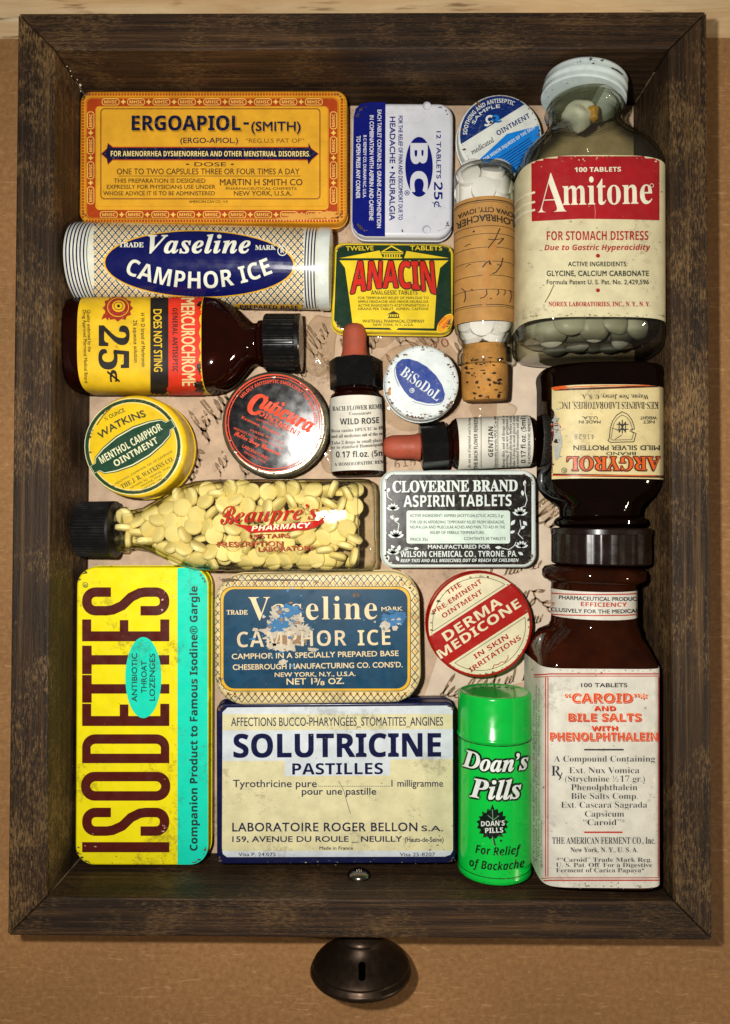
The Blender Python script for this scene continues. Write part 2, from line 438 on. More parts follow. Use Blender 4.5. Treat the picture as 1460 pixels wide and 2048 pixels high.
def tin(name, label, cat, quad, zt, zb, rpx, lidmat, basemat, lidh=5.0, edge=1.3, lip=0.35, tiltv=None, capmat=None, group=None):
    """quad = TL, TR, BR, BL of the lid's outline at its top (photo px); heights in mm. Returns root, lid MB, print surface, finisher"""
    z = zt * MMT; P = [at(x, y, z) for x, y in quad]; c = sum(P, Vector()) / 4
    ux = ((P[1] - P[0]) + (P[2] - P[3])).normalized(); ux.z = 0
    w = ((P[1] - P[0]).length + (P[2] - P[3]).length) / 4; h = ((P[3] - P[0]).length + (P[2] - P[1]).length) / 4
    r = px_len(rpx, z); e = edge * MMT
    root = thing(name, label, cat, (c.x, c.y, zb * MMT), group)
    tilt = None; n = Vector((0, 0, 1)); piv = Vector((c.x, c.y, z))
    if tiltv: q = Euler((math.radians(tiltv[0]), math.radians(tiltv[1]), 0)).to_matrix(); tilt = (q, piv); n = q @ n
    prof = [(e, z)]
    for i in range(1, 7):
        a = math.radians(15 * i); prof.append((e * (1 - math.sin(a)), z - e * (1 - math.cos(a))))
    prof += [(0.0, z - lidh * MMT + 0.0005), (-lip * MMT, z - lidh * MMT + 0.0003), (-lip * MMT, z - lidh * MMT - 0.0002), (0.0003, z - lidh * MMT - 0.0004)]
    lid = MB(); pan(lid, c, ux, w, h, r, prof, lidmat, tilt, capmat)
    base = MB(); pan(base, c, ux, w - 0.0006, h - 0.0006, r, [(0, z - lidh * MMT - 0.00035), (0, zb * MMT + 0.0012), (0.0004, zb * MMT + 0.0004), (0.0015, zb * MMT)], basemat, tilt)
    S = Flat(piv, n)
    def fin():
        er = random.Random(int(quad[0][0] * 7 + quad[0][1])); x0 = (quad[0][0] + quad[3][0]) / 2; x1 = (quad[1][0] + quad[2][0]) / 2; y0 = (quad[0][1] + quad[1][1]) / 2; y1 = (quad[2][1] + quad[3][1]) / 2
        ins = edge * 5.2 + 1.0; loop = rrect(x0 + ins, y0 + ins, x1 - ins, y1 - ins, max(3, rpx - ins), 14)
        for i in range(64):
            a = er.randrange(len(loop)); p, q = loop[a], loop[(a + 1) % len(loop)]; t = er.random(); z_ = er.choice((.5, .7, .9, 1.4, 2.0)) * er.uniform(.7, 1.2)
            blotch(lid, S, p[0] + (q[0] - p[0]) * t + er.gauss(0, .7), p[1] + (q[1] - p[1]) * t + er.gauss(0, .7), z_ * er.uniform(.7, 1.8), z_ * er.uniform(.6, 1.2), EDGE[i % 3], 9 + i * .02, 0, .6, i)
        lid.build('lid', root); base.build('base', root); return root
    return root, lid, S, fin
def box4(x0, y0, x1, y1): return [(x0, y0), (x1, y0), (x1, y1), (x0, y1)]
def rnd4(cx, cy, r): return box4(cx - r, cy - r, cx + r, cy + r)

# ------------------------------------------------------------------ setting: table, kraft paper
FLOOR = 0.0050; RIM = 0.0433; W2 = 0.135; L2 = 0.17951; BT = 0.01465
mb = MB(); mb.add([(-1.2, -1.2, -0.02), (1.2, -1.2, -0.02), (1.2, 1.2, -0.02), (-1.2, 1.2, -0.02), (-1.2, -1.2, -0.0009), (1.2, -1.2, -0.0009), (1.2, 1.2, -0.0009), (-1.2, 1.2, -0.0009)],
    [[4, 5, 6, 7], [3, 2, 1, 0], [0, 1, 5, 4], [1, 2, 6, 5], [2, 3, 7, 6], [3, 0, 4, 7]],
    wood('pale_oak', 0, '#cda677', '#e2c294', '#f0d8b0', slow=9, fast=90, rough=0.45, speck=0.0, bump=0.15))
oak = mb.mats[0]
# dark pores and streaks of the pale oak
nt = oak.node_tree; bs = [n for n in nt.nodes if n.type == 'BSDF_PRINCIPLED'][0]
src = bs.inputs['Base Color'].links[0].from_socket
tc = N(nt, 'ShaderNodeTexCoord'); mp = N(nt, 'ShaderNodeMapping'); mp.inputs['Scale'].default_value = (45, 420, 420); nt.links.new(tc.outputs['Object'], mp.inputs[0])
nn = N(nt, 'ShaderNodeTexNoise', Scale=1.0, Detail=3.0); nt.links.new(mp.outputs[0], nn.inputs[0])
rr = ramp(nt, [(0.60, (0, 0, 0)), (0.72, (0.75,) * 3)]); nt.links.new(nn.outputs[0], rr.inputs[0])
nt.links.new(mixrgb(nt, rr.outputs[0], src, lin('#6d4a2c')), bs.inputs['Base Color'])
tag(mb.build('tabletop'), None, None, kind='structure')

def kraft_mat():
    m, nt, out = new_mat('kraft_paper'); b = N(nt, 'ShaderNodeBsdfPrincipled', Roughness=0.75); nt.links.new(b.outputs[0], out.inputs[0])
    tc = N(nt, 'ShaderNodeTexCoord')
    n1 = N(nt, 'ShaderNodeTexNoise', Scale=420.0, Detail=6.0, Roughness=0.7); nt.links.new(tc.outputs['Object'], n1.inputs[0])
    r1 = ramp(nt, [(0.3, lin('#875f35')), (0.55, lin('#9d7143')), (0.75, lin('#ae8452'))]); nt.links.new(n1.outputs[0], r1.inputs[0])
    n2 = N(nt, 'ShaderNodeTexNoise', Scale=16.0, Detail=3.0); nt.links.new(tc.outputs['Object'], n2.inputs[0])
    r2 = ramp(nt, [(0.3, (0.86,) * 3), (0.7, (1.06,) * 3)]); nt.links.new(n2.outputs[0], r2.inputs[0])
    c = mixrgb(nt, 1.0, r1.outputs[0], r2.outputs[0], 'MULTIPLY')
    n3 = N(nt, 'ShaderNodeTexNoise', Scale=900.0, Detail=2.0); nt.links.new(tc.outputs['Object'], n3.inputs[0])
    r3 = ramp(nt, [(0.70, (0, 0, 0)), (0.76, (0.7,) * 3)]); nt.links.new(n3.outputs[0], r3.inputs[0])
    c = mixrgb(nt, r3.outputs[0], c, lin('#6b4a2a')); nt.links.new(c, b.inputs['Base Color'])
    mpf = N(nt, 'ShaderNodeMapping'); mpf.inputs['Scale'].default_value = (110, 900, 900); mpf.inputs['Rotation'].default_value = (0, 0, 0.5); nt.links.new(tc.outputs['Object'], mpf.inputs[0])
    nf = N(nt, 'ShaderNodeTexNoise', Scale=1.0, Detail=3.0, Distortion=1.2); nt.links.new(mpf.outputs[0], nf.inputs[0])
    rf = ramp(nt, [(0.62, (0, 0, 0)), (0.70, (0.35,) * 3)]); nt.links.new(nf.outputs[0], rf.inputs[0]); c = mixrgb(nt, rf.outputs[0], c, lin('#d0a878'))
    ns = N(nt, 'ShaderNodeTexNoise', Scale=38.0, Detail=6.0, Roughness=0.7); nt.links.new(tc.outputs['Object'], ns.inputs[0])
    rs = ramp(nt, [(0.62, (0, 0, 0)), (0.72, (0.28,) * 3)]); nt.links.new(ns.outputs[0], rs.inputs[0]); c = mixrgb(nt, rs.outputs[0], c, lin('#7a5430')); nt.links.new(c, b.inputs['Base Color'])
    bp = N(nt, 'ShaderNodeBump', Strength=0.25, Distance=0.0004); nt.links.new(n1.outputs[0], bp.inputs['Height']); nt.links.new(bp.outputs[0], b.inputs['Normal'])
    return m
ytop = at(730, 79, 0).y
mb = MB(); km = kraft_mat()
mb.add([(-0.45, -0.5, -0.0008), (0.45, -0.5, -0.0008), (0.45, ytop, -0.0008), (-0.45, ytop + 0.001, -0.0008), (-0.45, -0.5, 0), (0.45, -0.5, 0), (0.45, ytop, 0), (-0.45, ytop + 0.001, 0)],
       [[4, 5, 6, 7], [3, 2, 1, 0], [0, 1, 5, 4], [1, 2, 6, 5], [2, 3, 7, 6], [3, 0, 4, 7]], km)
tag(mb.build('kraft_paper'), 'large brown kraft paper sheet spread over the pale wood table, under the dark tray', 'paper')

# ------------------------------------------------------------------ the dark wooden drawer
tray = thing('wooden_drawer', 'dark stained wooden drawer with a bronze knob, holding all the old medicine', 'drawer', (0, 0, 0))
wx = wood('dark_wood_across', 0, '#1a1007', '#342212', '#573e24', slow=9, fast=420, speck=0.42, fine=0.55, worn='#80623c')
wy = wood('dark_wood_along', 1, '#1b1108', '#372513', '#5c4427', slow=9, fast=420, speck=0.66, fine=0.55, worn='#8c6d44')
g = 0.00012
def board(pts, mat):
    mb = MB(); lo = [(x, y, 0.0002) for x, y in pts]; hi = [(x, y, RIM) for x, y in pts]
    mb.add(lo + hi, [[3, 2, 1, 0], [4, 5, 6, 7]] + [[i, (i + 1) % 4, 4 + (i + 1) % 4, 4 + i] for i in range(4)], mat)
    o = mb.build('side_board', tray); m = o.modifiers.new('bevel', 'BEVEL'); m.width = 0.0007; m.segments = 2
    return o
iw, il = W2 - BT, L2 - BT
board([(-iw + g, il), (iw - g, il), (W2 - g, L2), (-W2 + g, L2)], wx)
board([(-W2 + g, -L2), (W2 - g, -L2), (iw - g, -il), (-iw + g, -il)], wx)
board([(-W2, -L2 + g), (-iw, -il + g), (-iw, il - g), (-W2, L2 - g)], wy)
board([(iw, -il + g), (W2, -L2 + g), (W2, L2 - g), (iw, il - g)], wy)
mb = MB(); mb.add([(x, y, z) for z in (0.0012, FLOOR) for x, y in ((-iw + g, -il + g), (iw - g, -il + g), (iw - g, il - g), (-iw + g, il - g))],
    [[3, 2, 1, 0], [4, 5, 6, 7]] + [[i, (i + 1) % 4, 4 + (i + 1) % 4, 4 + i] for i in range(4)], wx)
mb.build('bottom_panel', tray)
bronze = pm('#3a2d22', 0.36, ('#75593c', 0.5, 90.0), var=0.3, metal=0.75, grime=0.3)
def lathe(mb, base, axis, prof, mat, n=56):
    A = Vector(axis).normalized(); U = A.orthogonal().normalized(); V = A.cross(U); vs = []; fs = []
    for s, r in prof:
        vs += [Vector(base) + A * s + (U * math.cos(2 * math.pi * i / n) + V * math.sin(2 * math.pi * i / n)) * max(r, 1e-5) for i in range(n)]
    for j in range(len(prof) - 1):
        for i in range(n): fs.append([j * n + i, j * n + (i + 1) % n, (j + 1) * n + (i + 1) % n, (j + 1) * n + i])
    fs.append(list(range(n))[::-1]); fs.append([(len(prof) - 1) * n + i for i in range(n)])
    mb.add(vs, fs, mat, True)
kz = 0.0222; kx = at(722, 1930, kz).x
mb = MB(); q = [(0, 8.5), (1.2, 8.8), (2.2, 8.0), (4, 6.6), (7.5, 6.4), (9, 7.6), (10.2, 9.6), (11.5, 10.0), (12.6, 9.2), (14, 9.6), (17, 12.4), (20, 15.8), (22.4, 18.6), (23.6, 19.5), (24.2, 19.1), (24.9, 19.2), (25.8, 20.5), (27, 20.9), (28.2, 20.3), (29.4, 18.4), (30, 15), (30.2, 9), (30.2, 0)]
lathe(mb, (kx, -L2 + 0.0001, kz), (0, -1, 0), [(a * MMT * .9, b * MMT) for a, b in q], bronze)
kS = Skin(mb.bvh())
poly(mb, kS, rrect(717, 1924, 731, 1962, 6), pm('#020202', 0.9, ('#030303', 0.01, 100.0), grime=0, spec=0.0), 2)
mb.build('knob', tray, sharp=50)
sp_ = at(718, 1746, 0.0245)
mb = MB(); lathe(mb, (sp_.x, -il + 0.0001, 0.0245), (0, 1, 0), [(0, 0.0048), (0.0006, 0.0049), (0.0014, 0.0044), (0.0022, 0.0032), (0.0025, 0.0020), (0.0022, 0.0013), (0.0012, 0.0010)], pm('#8d857a', 0.22, metal=1.0, grime=0.4), 32)
mb.build('screw_head', tray, sharp=50)
# worn raw wood showing in the inside corner joints
raw = pm('#6e5c46', 0.8, ('#3a2a1a', 0.6, 260.0), var=0.4); q = random.Random(17)
for cx, cy, top in ((-1, -1, .98), (1, 1, .6), (1, -1, .5), (-1, 1, .45)):
    mb = MB(); n = 9; vs = []
    for i in range(n):
        z = FLOOR + (RIM - FLOOR) * (.04 + (top - .04) * i / (n - 1)); w = q.uniform(.00012, .0006)
        vs += [(cx * (iw - .0001), cy * (il - w), z), (cx * (iw - w * .7), cy * (il - w * .7), z), (cx * (iw - w), cy * (il - .0001), z), (cx * (iw + .0002), cy * (il + .0002), z)]
    fs = [[4 * i + j, 4 * i + (j + 1) % 4, 4 * i + 4 + (j + 1) % 4, 4 * i + 4 + j] for i in range(n - 1) for j in range(4)] + [[0, 1, 2, 3], [4 * n - 4, 4 * n - 3, 4 * n - 2, 4 * n - 1]]
    mb.add(vs, fs, raw); mb.build('corner_joint', tray)
# dried white filler flecks in the top corners and along the front inner edge
mb = MB(); fl = pm('#cfc4ac', 0.7)
for x, y, z, n in ((-iw + 0.001, il - 0.001, 0.028, 6),):
    for i in range(n):
        p = Vector((x + math.copysign(random.uniform(-0.0008, 0.0014), -x), y - random.uniform(-0.0008, 0.0016), z + random.uniform(-0.009, 0.009))); r = random.choice((0.0003, 0.0004, 0.0005, 0.0009)) * random.uniform(.7, 1.2)
        mb.add([p + Vector(d) * r for d in ((1, 0, 0), (-1, .3, 0), (0, 1, .2), (0, -1, 0), (0, 0, 1.2), (.2, 0, -1.3))], [[0, 2, 4], [2, 1, 4], [1, 3, 4], [3, 0, 4], [2, 0, 5], [1, 2, 5], [3, 1, 5], [0, 3, 5]], fl)
tag(mb.build('filler_flecks', tray), None, None, kind='stuff')

# handwritten letter paper lining the bottom
pap = pm('#c6aa8e', 0.8, ('#9c7a5c', 0.52, 60.0), var=0.3, grime=0.4, bump=0.5)
pap2 = pm('#d8c4ad', 0.8, ('#b6977a', 0.3, 60.0), var=0.15, grime=0.3, bump=0.3)
ink = pm('#80694f', 0.8, ('#c9ab90', 0.75, 300.0), grime=0); ink2 = pm('#8a4a36', 0.8, grime=0)
mb = MB(); z0 = FLOOR + 0.00005
mb.add([(-iw + .0006, -il + .0006, z0), (iw - .0006, -il + .0006, z0), (iw - .0006, il - .0006, z0), (-iw + .0006, il - .0006, z0)], [[0, 1, 2, 3]], pap)
PS = Flat((0, 0, z0))
rnd = random.Random(3)
def scribble(x, y, ang, n, size, w, mat):
    c, s = math.cos(math.radians(ang)), math.sin(math.radians(ang)); u = 0.0; pts = []
    for i in range(n):
        kind = rnd.choice('aaelu'); a = size * rnd.uniform(.6, 1.0); hgt = size * (2.3 if rnd.random() < .25 else 1.0) * (-1 if rnd.random() < .12 else 1)
        for k in range(9):
            t = k / 8 * 2 * math.pi
            px_, py_ = u + a * .5 * (1 - math.cos(t)) * .5 + a * .55 * k / 8 + a * .3 * math.sin(t), hgt * .5 * (1 - math.cos(t)) + rnd.uniform(-.05, .05) * size
            pts.append((x + px_ * c + py_ * s + py_ * .3 * c, y + px_ * s - py_ * c + py_ * .3 * s))
        u += a * .8
        if rnd.random() < .16:
            if len(pts) > 3: stroke(mb, PS, pts, w, mat, 2, taper=False)
            pts = []; u += size * 1.1
    if len(pts) > 3: stroke(mb, PS, pts, w, mat, 2)
# a second, paler sheet corner at right and an older patch
poly(mb, PS, [(1010, 560), (1240, 640), (1180, 1120), (1130, 1340), (840, 1420), (930, 1150), (985, 960)], pap2, 1)
for i in range(7): scribble(350 + i * 44 + rnd.uniform(-12, 12), 975 - i * 6, -60 + rnd.uniform(-7, 7), 9, rnd.uniform(17, 27), rnd.uniform(2.6, 4.8), ink)
for i in range(6): scribble(600 + i * 62 + rnd.uniform(-12, 12), 770 - i * 12, -62 + rnd.uniform(-7, 7), 8, rnd.uniform(15, 26), rnd.uniform(2.4, 4.6), ink)
for i in range(8): scribble(900 + i * 12, 1010 + i * 52, -12, 12, 13, 2.6, ink)
scribble(1045, 1030, 25, 7, 26, 5.0, ink); scribble(1060, 1180, 48, 8, 20, 4.0, ink); scribble(880, 1390, 8, 9, 20, 3.6, ink)
text(mb, PS, '615', (790, 936), (832, 930), 14, ink, 'mono', 0.015); text(mb, PS, '20', (866, 706), (900, 690), 16, ink2, 'mono', 0.0)
text(mb, PS, '12', (615, 1000), (645, 985), 16, ink2, 'mono', 0.0)
tag(mb.build('letter_paper'), 'old handwritten letter paper lining the drawer bottom, brown ink script between the tins', 'paper')

def blotch(mb_, S_, cx, cy, rx, ry, mat, k, n=0, rough=.35, seed=0):
    r_ = random.Random(seed); big = max(rx, ry); n = n or int(min(110, max(14, big * 5)))
    ph = [(r_.uniform(0, 6.28), r_.uniform(.3, 1) / (m ** .55)) for m in range(2, max(5, n // 4))]; p = []
    for i in range(n):
        t = 2 * math.pi * i / n; f = 1 + rough * sum(a * math.sin((j + 2) * t + q) for j, (q, a) in enumerate(ph)) / 1.6
        f = max(.25, f); p.append((cx + rx * f * math.cos(t), cy + ry * f * math.sin(t)))
    poly(mb_, S_, p, mat, k)
def chips(mb_, S_, cx, cy, sx, sy, n, mats, k, rmax=5, seed=0):
    """scattered little flakes, thickest near the middle"""
    r_ = random.Random(seed)
    for i in range(n):
        r = r_.uniform(.6, rmax) * r_.uniform(.4, 1); blotch(mb_, S_, r_.gauss(cx, sx), r_.gauss(cy, sy), r * r_.uniform(.6, 1.7), r * r_.uniform(.5, 1.1), mats[i % len(mats)], k + i * .02, 0, .6, seed * 99 + i)
# ------------------------------------------------------------------ flat tins
EDGE = (pm('#3e2c1a', 0.6), pm('#80766a', 0.35, metal=0.6), pm('#6a4626', 0.6)); NAVY = pm('#0e1236', 0.35); BLACK = pm('#16130f', 0.36); WHITE = pm('#d9dcd6', 0.34)
def cap_(*a): return a

# 1 orange-gold hinged tin
GOLD = pm('#d59222', 0.34, ('#8a5a20', 0.30, 210.0)); YEL = pm('#dfa52c', 0.33, ('#a5711f', 0.25, 160.0)); RED1 = pm('#ab4016', 0.36, ('#c9761e', 0.5, 480.0)); DKR = pm('#5f1f12', 0.4); LGOLD = pm('#e9c25e', 0.34); CREAM = pm('#efd98c', 0.35)
root, lid, S, fin = tin('hinged_tin', 'wide orange-gold hinged tin with red chain border and navy arrow banner', 'tin', [(158, 179), (693, 180), (695, 444), (158, 447)], 19, 5.3, 24, GOLD, pm('#c4862a', 0.4, ('#5c3a18', 0.5, 200.0)), 6.0, 1.6)
poly(lid, S, [rrect(172, 195, 677, 438, 12), rrect(191, 213, 657, 420, 8)], RED1, 1)
stroke(lid, S, rrect(173.5, 196.5, 675.5, 436.5, 11), 1.1, GOLD, 2, True)
for i in range(86):
    x = 172 + i * 5.9
    for y in (189.0, 441.5): bar(lid, S, x, y - 2.2, x + 3.9, y + 2.2, RED1, 1)
    for y in (182.8,): bar(lid, S, x + 1, y - 1.8, x + 2.4, y + 1.8, DKR, 1)
for i in range(40):
    y = 198 + i * 6
    for x in (166, 683.5): bar(lid, S, x - 2.2, y, x + 2.2, y + 3.9, RED1, 1)
    bar(lid, S, 688.5, y + 1, 690.5, y + 2.2, DKR, 1)
def chain(x0, x1, y0, y1, n, vert=False):
    for i in range(n):
        t = (i + .5) / n; cx, cy = x0 + (x1 - x0) * t, y0 + (y1 - y0) * t
        hw, hh = (6.5, 17) if vert else (17, 6.2)
        stroke(lid, S, rrect(cx - hw, cy - hh, cx + hw, cy + hh, 5), 1.5, LGOLD, 2, True)
        if vert: text(lid, S, 'MHSC', (cx + 3.2, cy + 13), (cx + 3.2, cy - 13), 6.4, LGOLD, 'sb', 0.0, 2)
        else: text(lid, S, 'MHSC', (cx - 13, cy + 3.2), (cx + 13, cy + 3.2), 6.4, LGOLD, 'sb', 0.0, 2)
        if i < n - 1:
            t = (i + 1.0) / n; cx, cy = x0 + (x1 - x0) * t, y0 + (y1 - y0) * t
            poly(lid, S, [(cx, cy - 6), (cx + 2, cy - 2), (cx + 6, cy), (cx + 2, cy + 2), (cx, cy + 6), (cx - 2, cy + 2), (cx - 6, cy), (cx - 2, cy - 2)], LGOLD, 2)
chain(196, 653, 204, 204, 9); chain(192, 655, 429.5, 429.5, 9); chain(181.5, 181.5, 216, 416, 4, True); chain(667, 667, 216, 416, 4, True)
poly(lid, S, rrect(191, 213, 657, 420, 8), YEL, 2)
stroke(lid, S, rrect(202, 218, 640, 398, 7), 2.0, pm('#7d3a16', 0.4), 3, True)
stroke(lid, S, rrect(192, 213.5, 655, 413, 6), 1.6, GOLD, 3, True)
text(lid, S, 'ERGOAPIOL', (266, 264), (484, 264), 29, pm('#b98618', 0.4), 'sb', 0.02, 3)
text(lid, S, 'ERGOAPIOL', (264, 261), (481, 261), 29, NAVY, 'sb', 0.01, 4)
bar(lid, S, 487, 245, 498, 250, NAVY, 4)
text(lid, S, '(SMITH)', (504, 265), (602, 265), 19, pm('#b98618', 0.4), 'sans', 0.03, 3); text(lid, S, '(SMITH)', (503, 262), (601, 262), 18, NAVY, 'sans', 0.02, 4)
text(lid, S, '(ERGO-APIOL.)', (361, 286.5), (476, 286.5), 10.5, NAVY, 'sans', 0.014)
text(lid, S, '“REG.U.S PAT OF”', (491, 286), (608, 286), 8.5, pm('#8a5a1c', 0.4), 'sans', 0.014)
def banner(d, m, k): poly(lid, S, [(204 - d, 308), (214, 299 - d), (216, 288 - d), (226, 296 - d), (617, 296 - d), (617, 288 - d), (623, 299 - d), (636 + d, 308), (623, 319 + d), (617, 328 + d), (615, 319 + d), (226, 319 + d), (216, 328 + d), (214, 317 + d)], m, k)
banner(2.2, RED1, 3); banner(0, NAVY, 4)
text(lid, S, 'FOR AMENORRHEA DYSMENORRHEA AND OTHER MENSTRUAL DISORDERS.', (222, 313), (620, 313.5), 10.5, CREAM, 'sb', 0, 5)
INK1 = pm('#50361a', 0.4)
text(lid, S, '• DOSE •', (372, 333), (468, 333), 8, INK1, 'sans', 0.02)
text(lid, S, 'ONE TO TWO CAPSULES THREE OR FOUR TIMES A DAY', (234, 349), (599, 349), 11.5, INK1, 'sans', 0.012); bar(lid, S, 237, 351.8, 601, 353, INK1, 3)
for s, a, b, y, h in (('THIS PREPARATION IS DESIGNED', 228, 411, 366, 8.5), ('EXPRESSLY FOR PHYSICIANS USE UNDER', 214, 431, 378, 8), ('WHOSE ADVICE IT IS TO BE ADMINISTERED', 207, 430, 391, 8), ('MARTIN H SMITH CO', 440, 605, 371, 12.5), ('PHARMACEUTICAL CHEMISTS.', 452, 595, 380, 5), ('NEW YORK, U.S.A.', 468, 583, 391.5, 9), ('AMERICAN CAN CO. 11A', 378, 456, 406, 5)):
    text(lid, S, s, (a, y), (b, y), h, INK1, 'sans', 0.014)
SCF = pm('#d59a48', 0.34, ('#b5552a', 0.5, 260.0))
for a in ((600, 433, 30, 6), (650, 430, 24, 8), (575, 438, 16, 4)): blotch(lid, S, *a, SCF, 4 + a[0] * .001, 70, .5, a[0])
fin()

# 2 navy and white flat tin
LAV = pm('#d0d2da', 0.28, ('#9d9aa8', 0.14, 300.0), var=0.08, coat=0.3, grime=0.12); BLU = pm('#0b1670', 0.24, ('#c9cbe0', 0.06, 400.0), coat=0.3, grime=0.04)
root, lid, S, fin = tin('flat_tin', 'small navy and white flat tin with a blue oval, right of the gold tin', 'tin', [(707, 204), (906, 205), (906, 474), (703, 472)], 17, 5.3, 30, LAV, LAV, 5.0, 1.8)
BLUP = [(771, 204.5), (770, 473), (730, 472.5), (716, 467), (707, 456), (704.5, 442), (707.5, 234), (711, 218), (722, 208), (738, 204.5)]
poly(lid, S, BLUP, BLU, 2)
text(lid, S, '12 TABLETS', (873, 263), (873, 357.5), 8.5, BLU, 'sans', 0.02)
text(lid, S, '25¢', (868, 364), (868, 415), 17, BLU, 'sb', 0.0)
poly(lid, S, ell(838, 334, 27.5, 60), BLU, 2)
text(lid, S, 'B', (822, 288), (822, 327), 32, LAV, 'sb', 0.03); text(lid, S, 'C', (822, 344), (822, 385), 32, LAV, 'sb', 0.03)
stroke(lid, S, ell(814, 386, 4.6, n=16), 1.2, BLU, 2, True); text(lid, S, 'R', (811.5, 384), (811.5, 389), 5, BLU, 'sb', 0)
text(lid, S, 'FOR THE RELIEF OF PAIN AND DISCOMFORT DUE TO', (797, 232), (797, 440), 8, BLU, 'sans', 0.02)
text(lid, S, 'HEADACHE • NEURALGIA', (780, 234), (779, 441), 10.5, BLU, 'sans', 0.025)
for s, x, a, b, h in (('EACH TABLET CONTAINS 2½ GRAINS ACETOPHENETIDIN', 755, 220, 456, 7.8), ('IN COMBINATION WITH ASPIRIN AND CAFFEINE', 739.5, 231, 441, 8), ('B C REMEDY CO. DURHAM N.C. U.S.A.', 727, 271, 396, 6), ('TO OPEN PRESS ANY CORNER', 713, 272, 397, 8)):
    text(lid, S, s, (x, a), (x - 1, b), h, LAV, 'sans', 0.02)
for cx, cy in ((854, 212), (853, 459)):
    poly(lid, S, ell(cx, cy, 8.5, 8.5, n=20), pm('#aaa9bb', 0.2), 2); poly(lid, S, ell(cx + 1, cy + 1.2, 6.5, 6.5, n=20), LAV, 3)  # round dents drawn flat, their shade painted as a grey crescent
fin()

# 3 round blue sample tin
RW = pm('#dfe3dc', 0.28, coat=0.5); RN = pm('#0c2c72', 0.28, coat=0.5); RB = pm('#1280dc', 0.28, coat=0.5)
root, lid, S, fin = tin('round_tin', 'round blue and white ointment sample tin, half under the glass vial beside the big bottle', 'tin', rnd4(1000, 272, 84), 17, 5.3, 84, RW, pm('#c9c4b8', 0.35), 6.0, 1.0, capmat=RW)
C0 = (1000, 272); R0 = 80
def chordseg(c, r, a0, a1, n=28): return [(c[0] + r * math.cos(math.radians(a0 + (a1 - a0) * i / n)), c[1] - r * math.sin(math.radians(a0 + (a1 - a0) * i / n))) for i in range(n + 1)]
poly(lid, S, chordseg(C0, R0, 52, 192), RN, 2)
poly(lid, S, [(960, 318), (1014, 268)] + chordseg(C0, R0, 15, -118), RB, 2)
text(lid, S, 'SOOTHING AND ANTISEPTIC', None, None, 8.5, RW, 'sb', 0, 3, arc=(1000, 272, 66, 178, 66))
text(lid, S, 'SAMPLE', None, None, 6.5, RW, 'sans', 0.01, 3, arc=(1000, 272, 56, 156, 90))
stroke(lid, S, ell(980, 239, 7, 6.5, n=16, a0=20, a1=300), 4.5, RW, 3); stroke(lid, S, [(984, 242), (980, 248), (974, 251), (969, 250)], 4, RW, 3)
poly(lid, S, ell(991, 237, 7.5, 7, n=20), RB, 3); poly(lid, S, ell(988.5, 237, 3.2, 3.2, n=14), RN, 4); stroke(lid, S, [(987, 243), (996, 244.5), (1003, 242)], 3.4, RB, 3)
text(lid, S, 'RAWLEIGH', (973, 264), (1011, 242), 6, RW, 'sb', 0)
text(lid, S, 'medicated', (945, 309.5), (989, 283), 10, pm('#2a3038', 0.4), 'it', 0.01); text(lid, S, 'OINTMENT', (996, 272), (1061, 235), 10, RN, 'sb', 0.0)
text(lid, S, 'FOR MINOR INJURIES OF THE SKIN', (969, 323), (1070, 257), 6.5, RW, 'sb', 0)
for i in range(7):
    a = 990 + i * 6; stroke(lid, S, [(a, 322 + i * 2.2), (a + 70 - i * 4, 276 + i * 4.6)], 1.8, RN, 3)
fin()

# 4 green and yellow tin
AY = pm('#e3c62a', 0.28, ('#8f7a1c', 0.2, 260.0), coat=0.4); AG = pm('#16301f', 0.28, ('#6d7a50', 0.16, 300.0), coat=0.4); AR = pm('#c8281c', 0.3, coat=0.3); AO = pm('#e69a1e', 0.3)
root, lid, S, fin = tin('hinged_tin', 'dark green and yellow tablet tin with big red capital letters, in the upper middle', 'tin', [(668, 484), (906, 487), (908, 666), (660, 662)], 17, 5.3, 22, AY, pm('#b79c24', 0.35, ('#4a3c18', 0.4, 240.0)), 5.0, 1.3)
def slant(pts): return pts
poly(lid, S, [(690, 490), (885, 491), (897, 496), (902, 508), (903, 648), (898, 658), (885, 662), (690, 658), (676, 653), (668, 640), (673, 506), (678, 495)], AG, 1)
poly(lid, S, [(679, 521), (897, 521), (880, 536), (873, 580), (868, 657), (797, 656), (788, 664), (779, 656), (706, 655), (699, 600), (690, 536)], AY, 2)
poly(lid, S, [(679, 516.5), (759, 501), (766, 516.5)], AY, 2); poly(lid, S, [(808, 516.5), (813, 502), (898, 516.5)], AY, 2)
poly(lid, S, [(783, 491), (808, 505), (760, 505)], AY, 2); poly(lid, S, [(783, 494), (800, 503), (767, 503)], AG, 3)
bar(lid, S, 763, 506.5, 806, 508.5, AY, 2); bar(lid, S, 766, 514.5, 804, 517, AY, 2)
for i in range(7): bar(lid, S, 768 + i * 5, 508, 770.5 + i * 5, 515, AY, 2)
text(lid, S, 'TWELVE', (692, 501.5), (747, 500.5), 8.5, AY, 'sans', 0.012); text(lid, S, 'TABLETS', (820, 500.5), (884, 501), 8.5, AY, 'sans', 0.012)
def anacin(grow):
    def w(u, v):
        q = 2 * u - 1; yb = 575 + 13 * q * q; yt = 523.5
        half = 79.5 + (1 - v) * 5.5
        return (786.5 + q * half, yb + (yt - yb) * v)
    return w
text(lid, S, 'ANACIN', None, None, 50, pm('#3a1a12', 0.35), 'sb', 0.036, 3, warp=anacin(1)); text(lid, S, 'ANACIN', None, None, 50, AR, 'sb', 0.007, 5, warp=anacin(0))
AI = pm('#3c3a16', 0.35)
text(lid, S, 'ANALGESIC TABLETS', (742, 589.5), (835, 589.5), 8.5, AI, 'sb', 0)
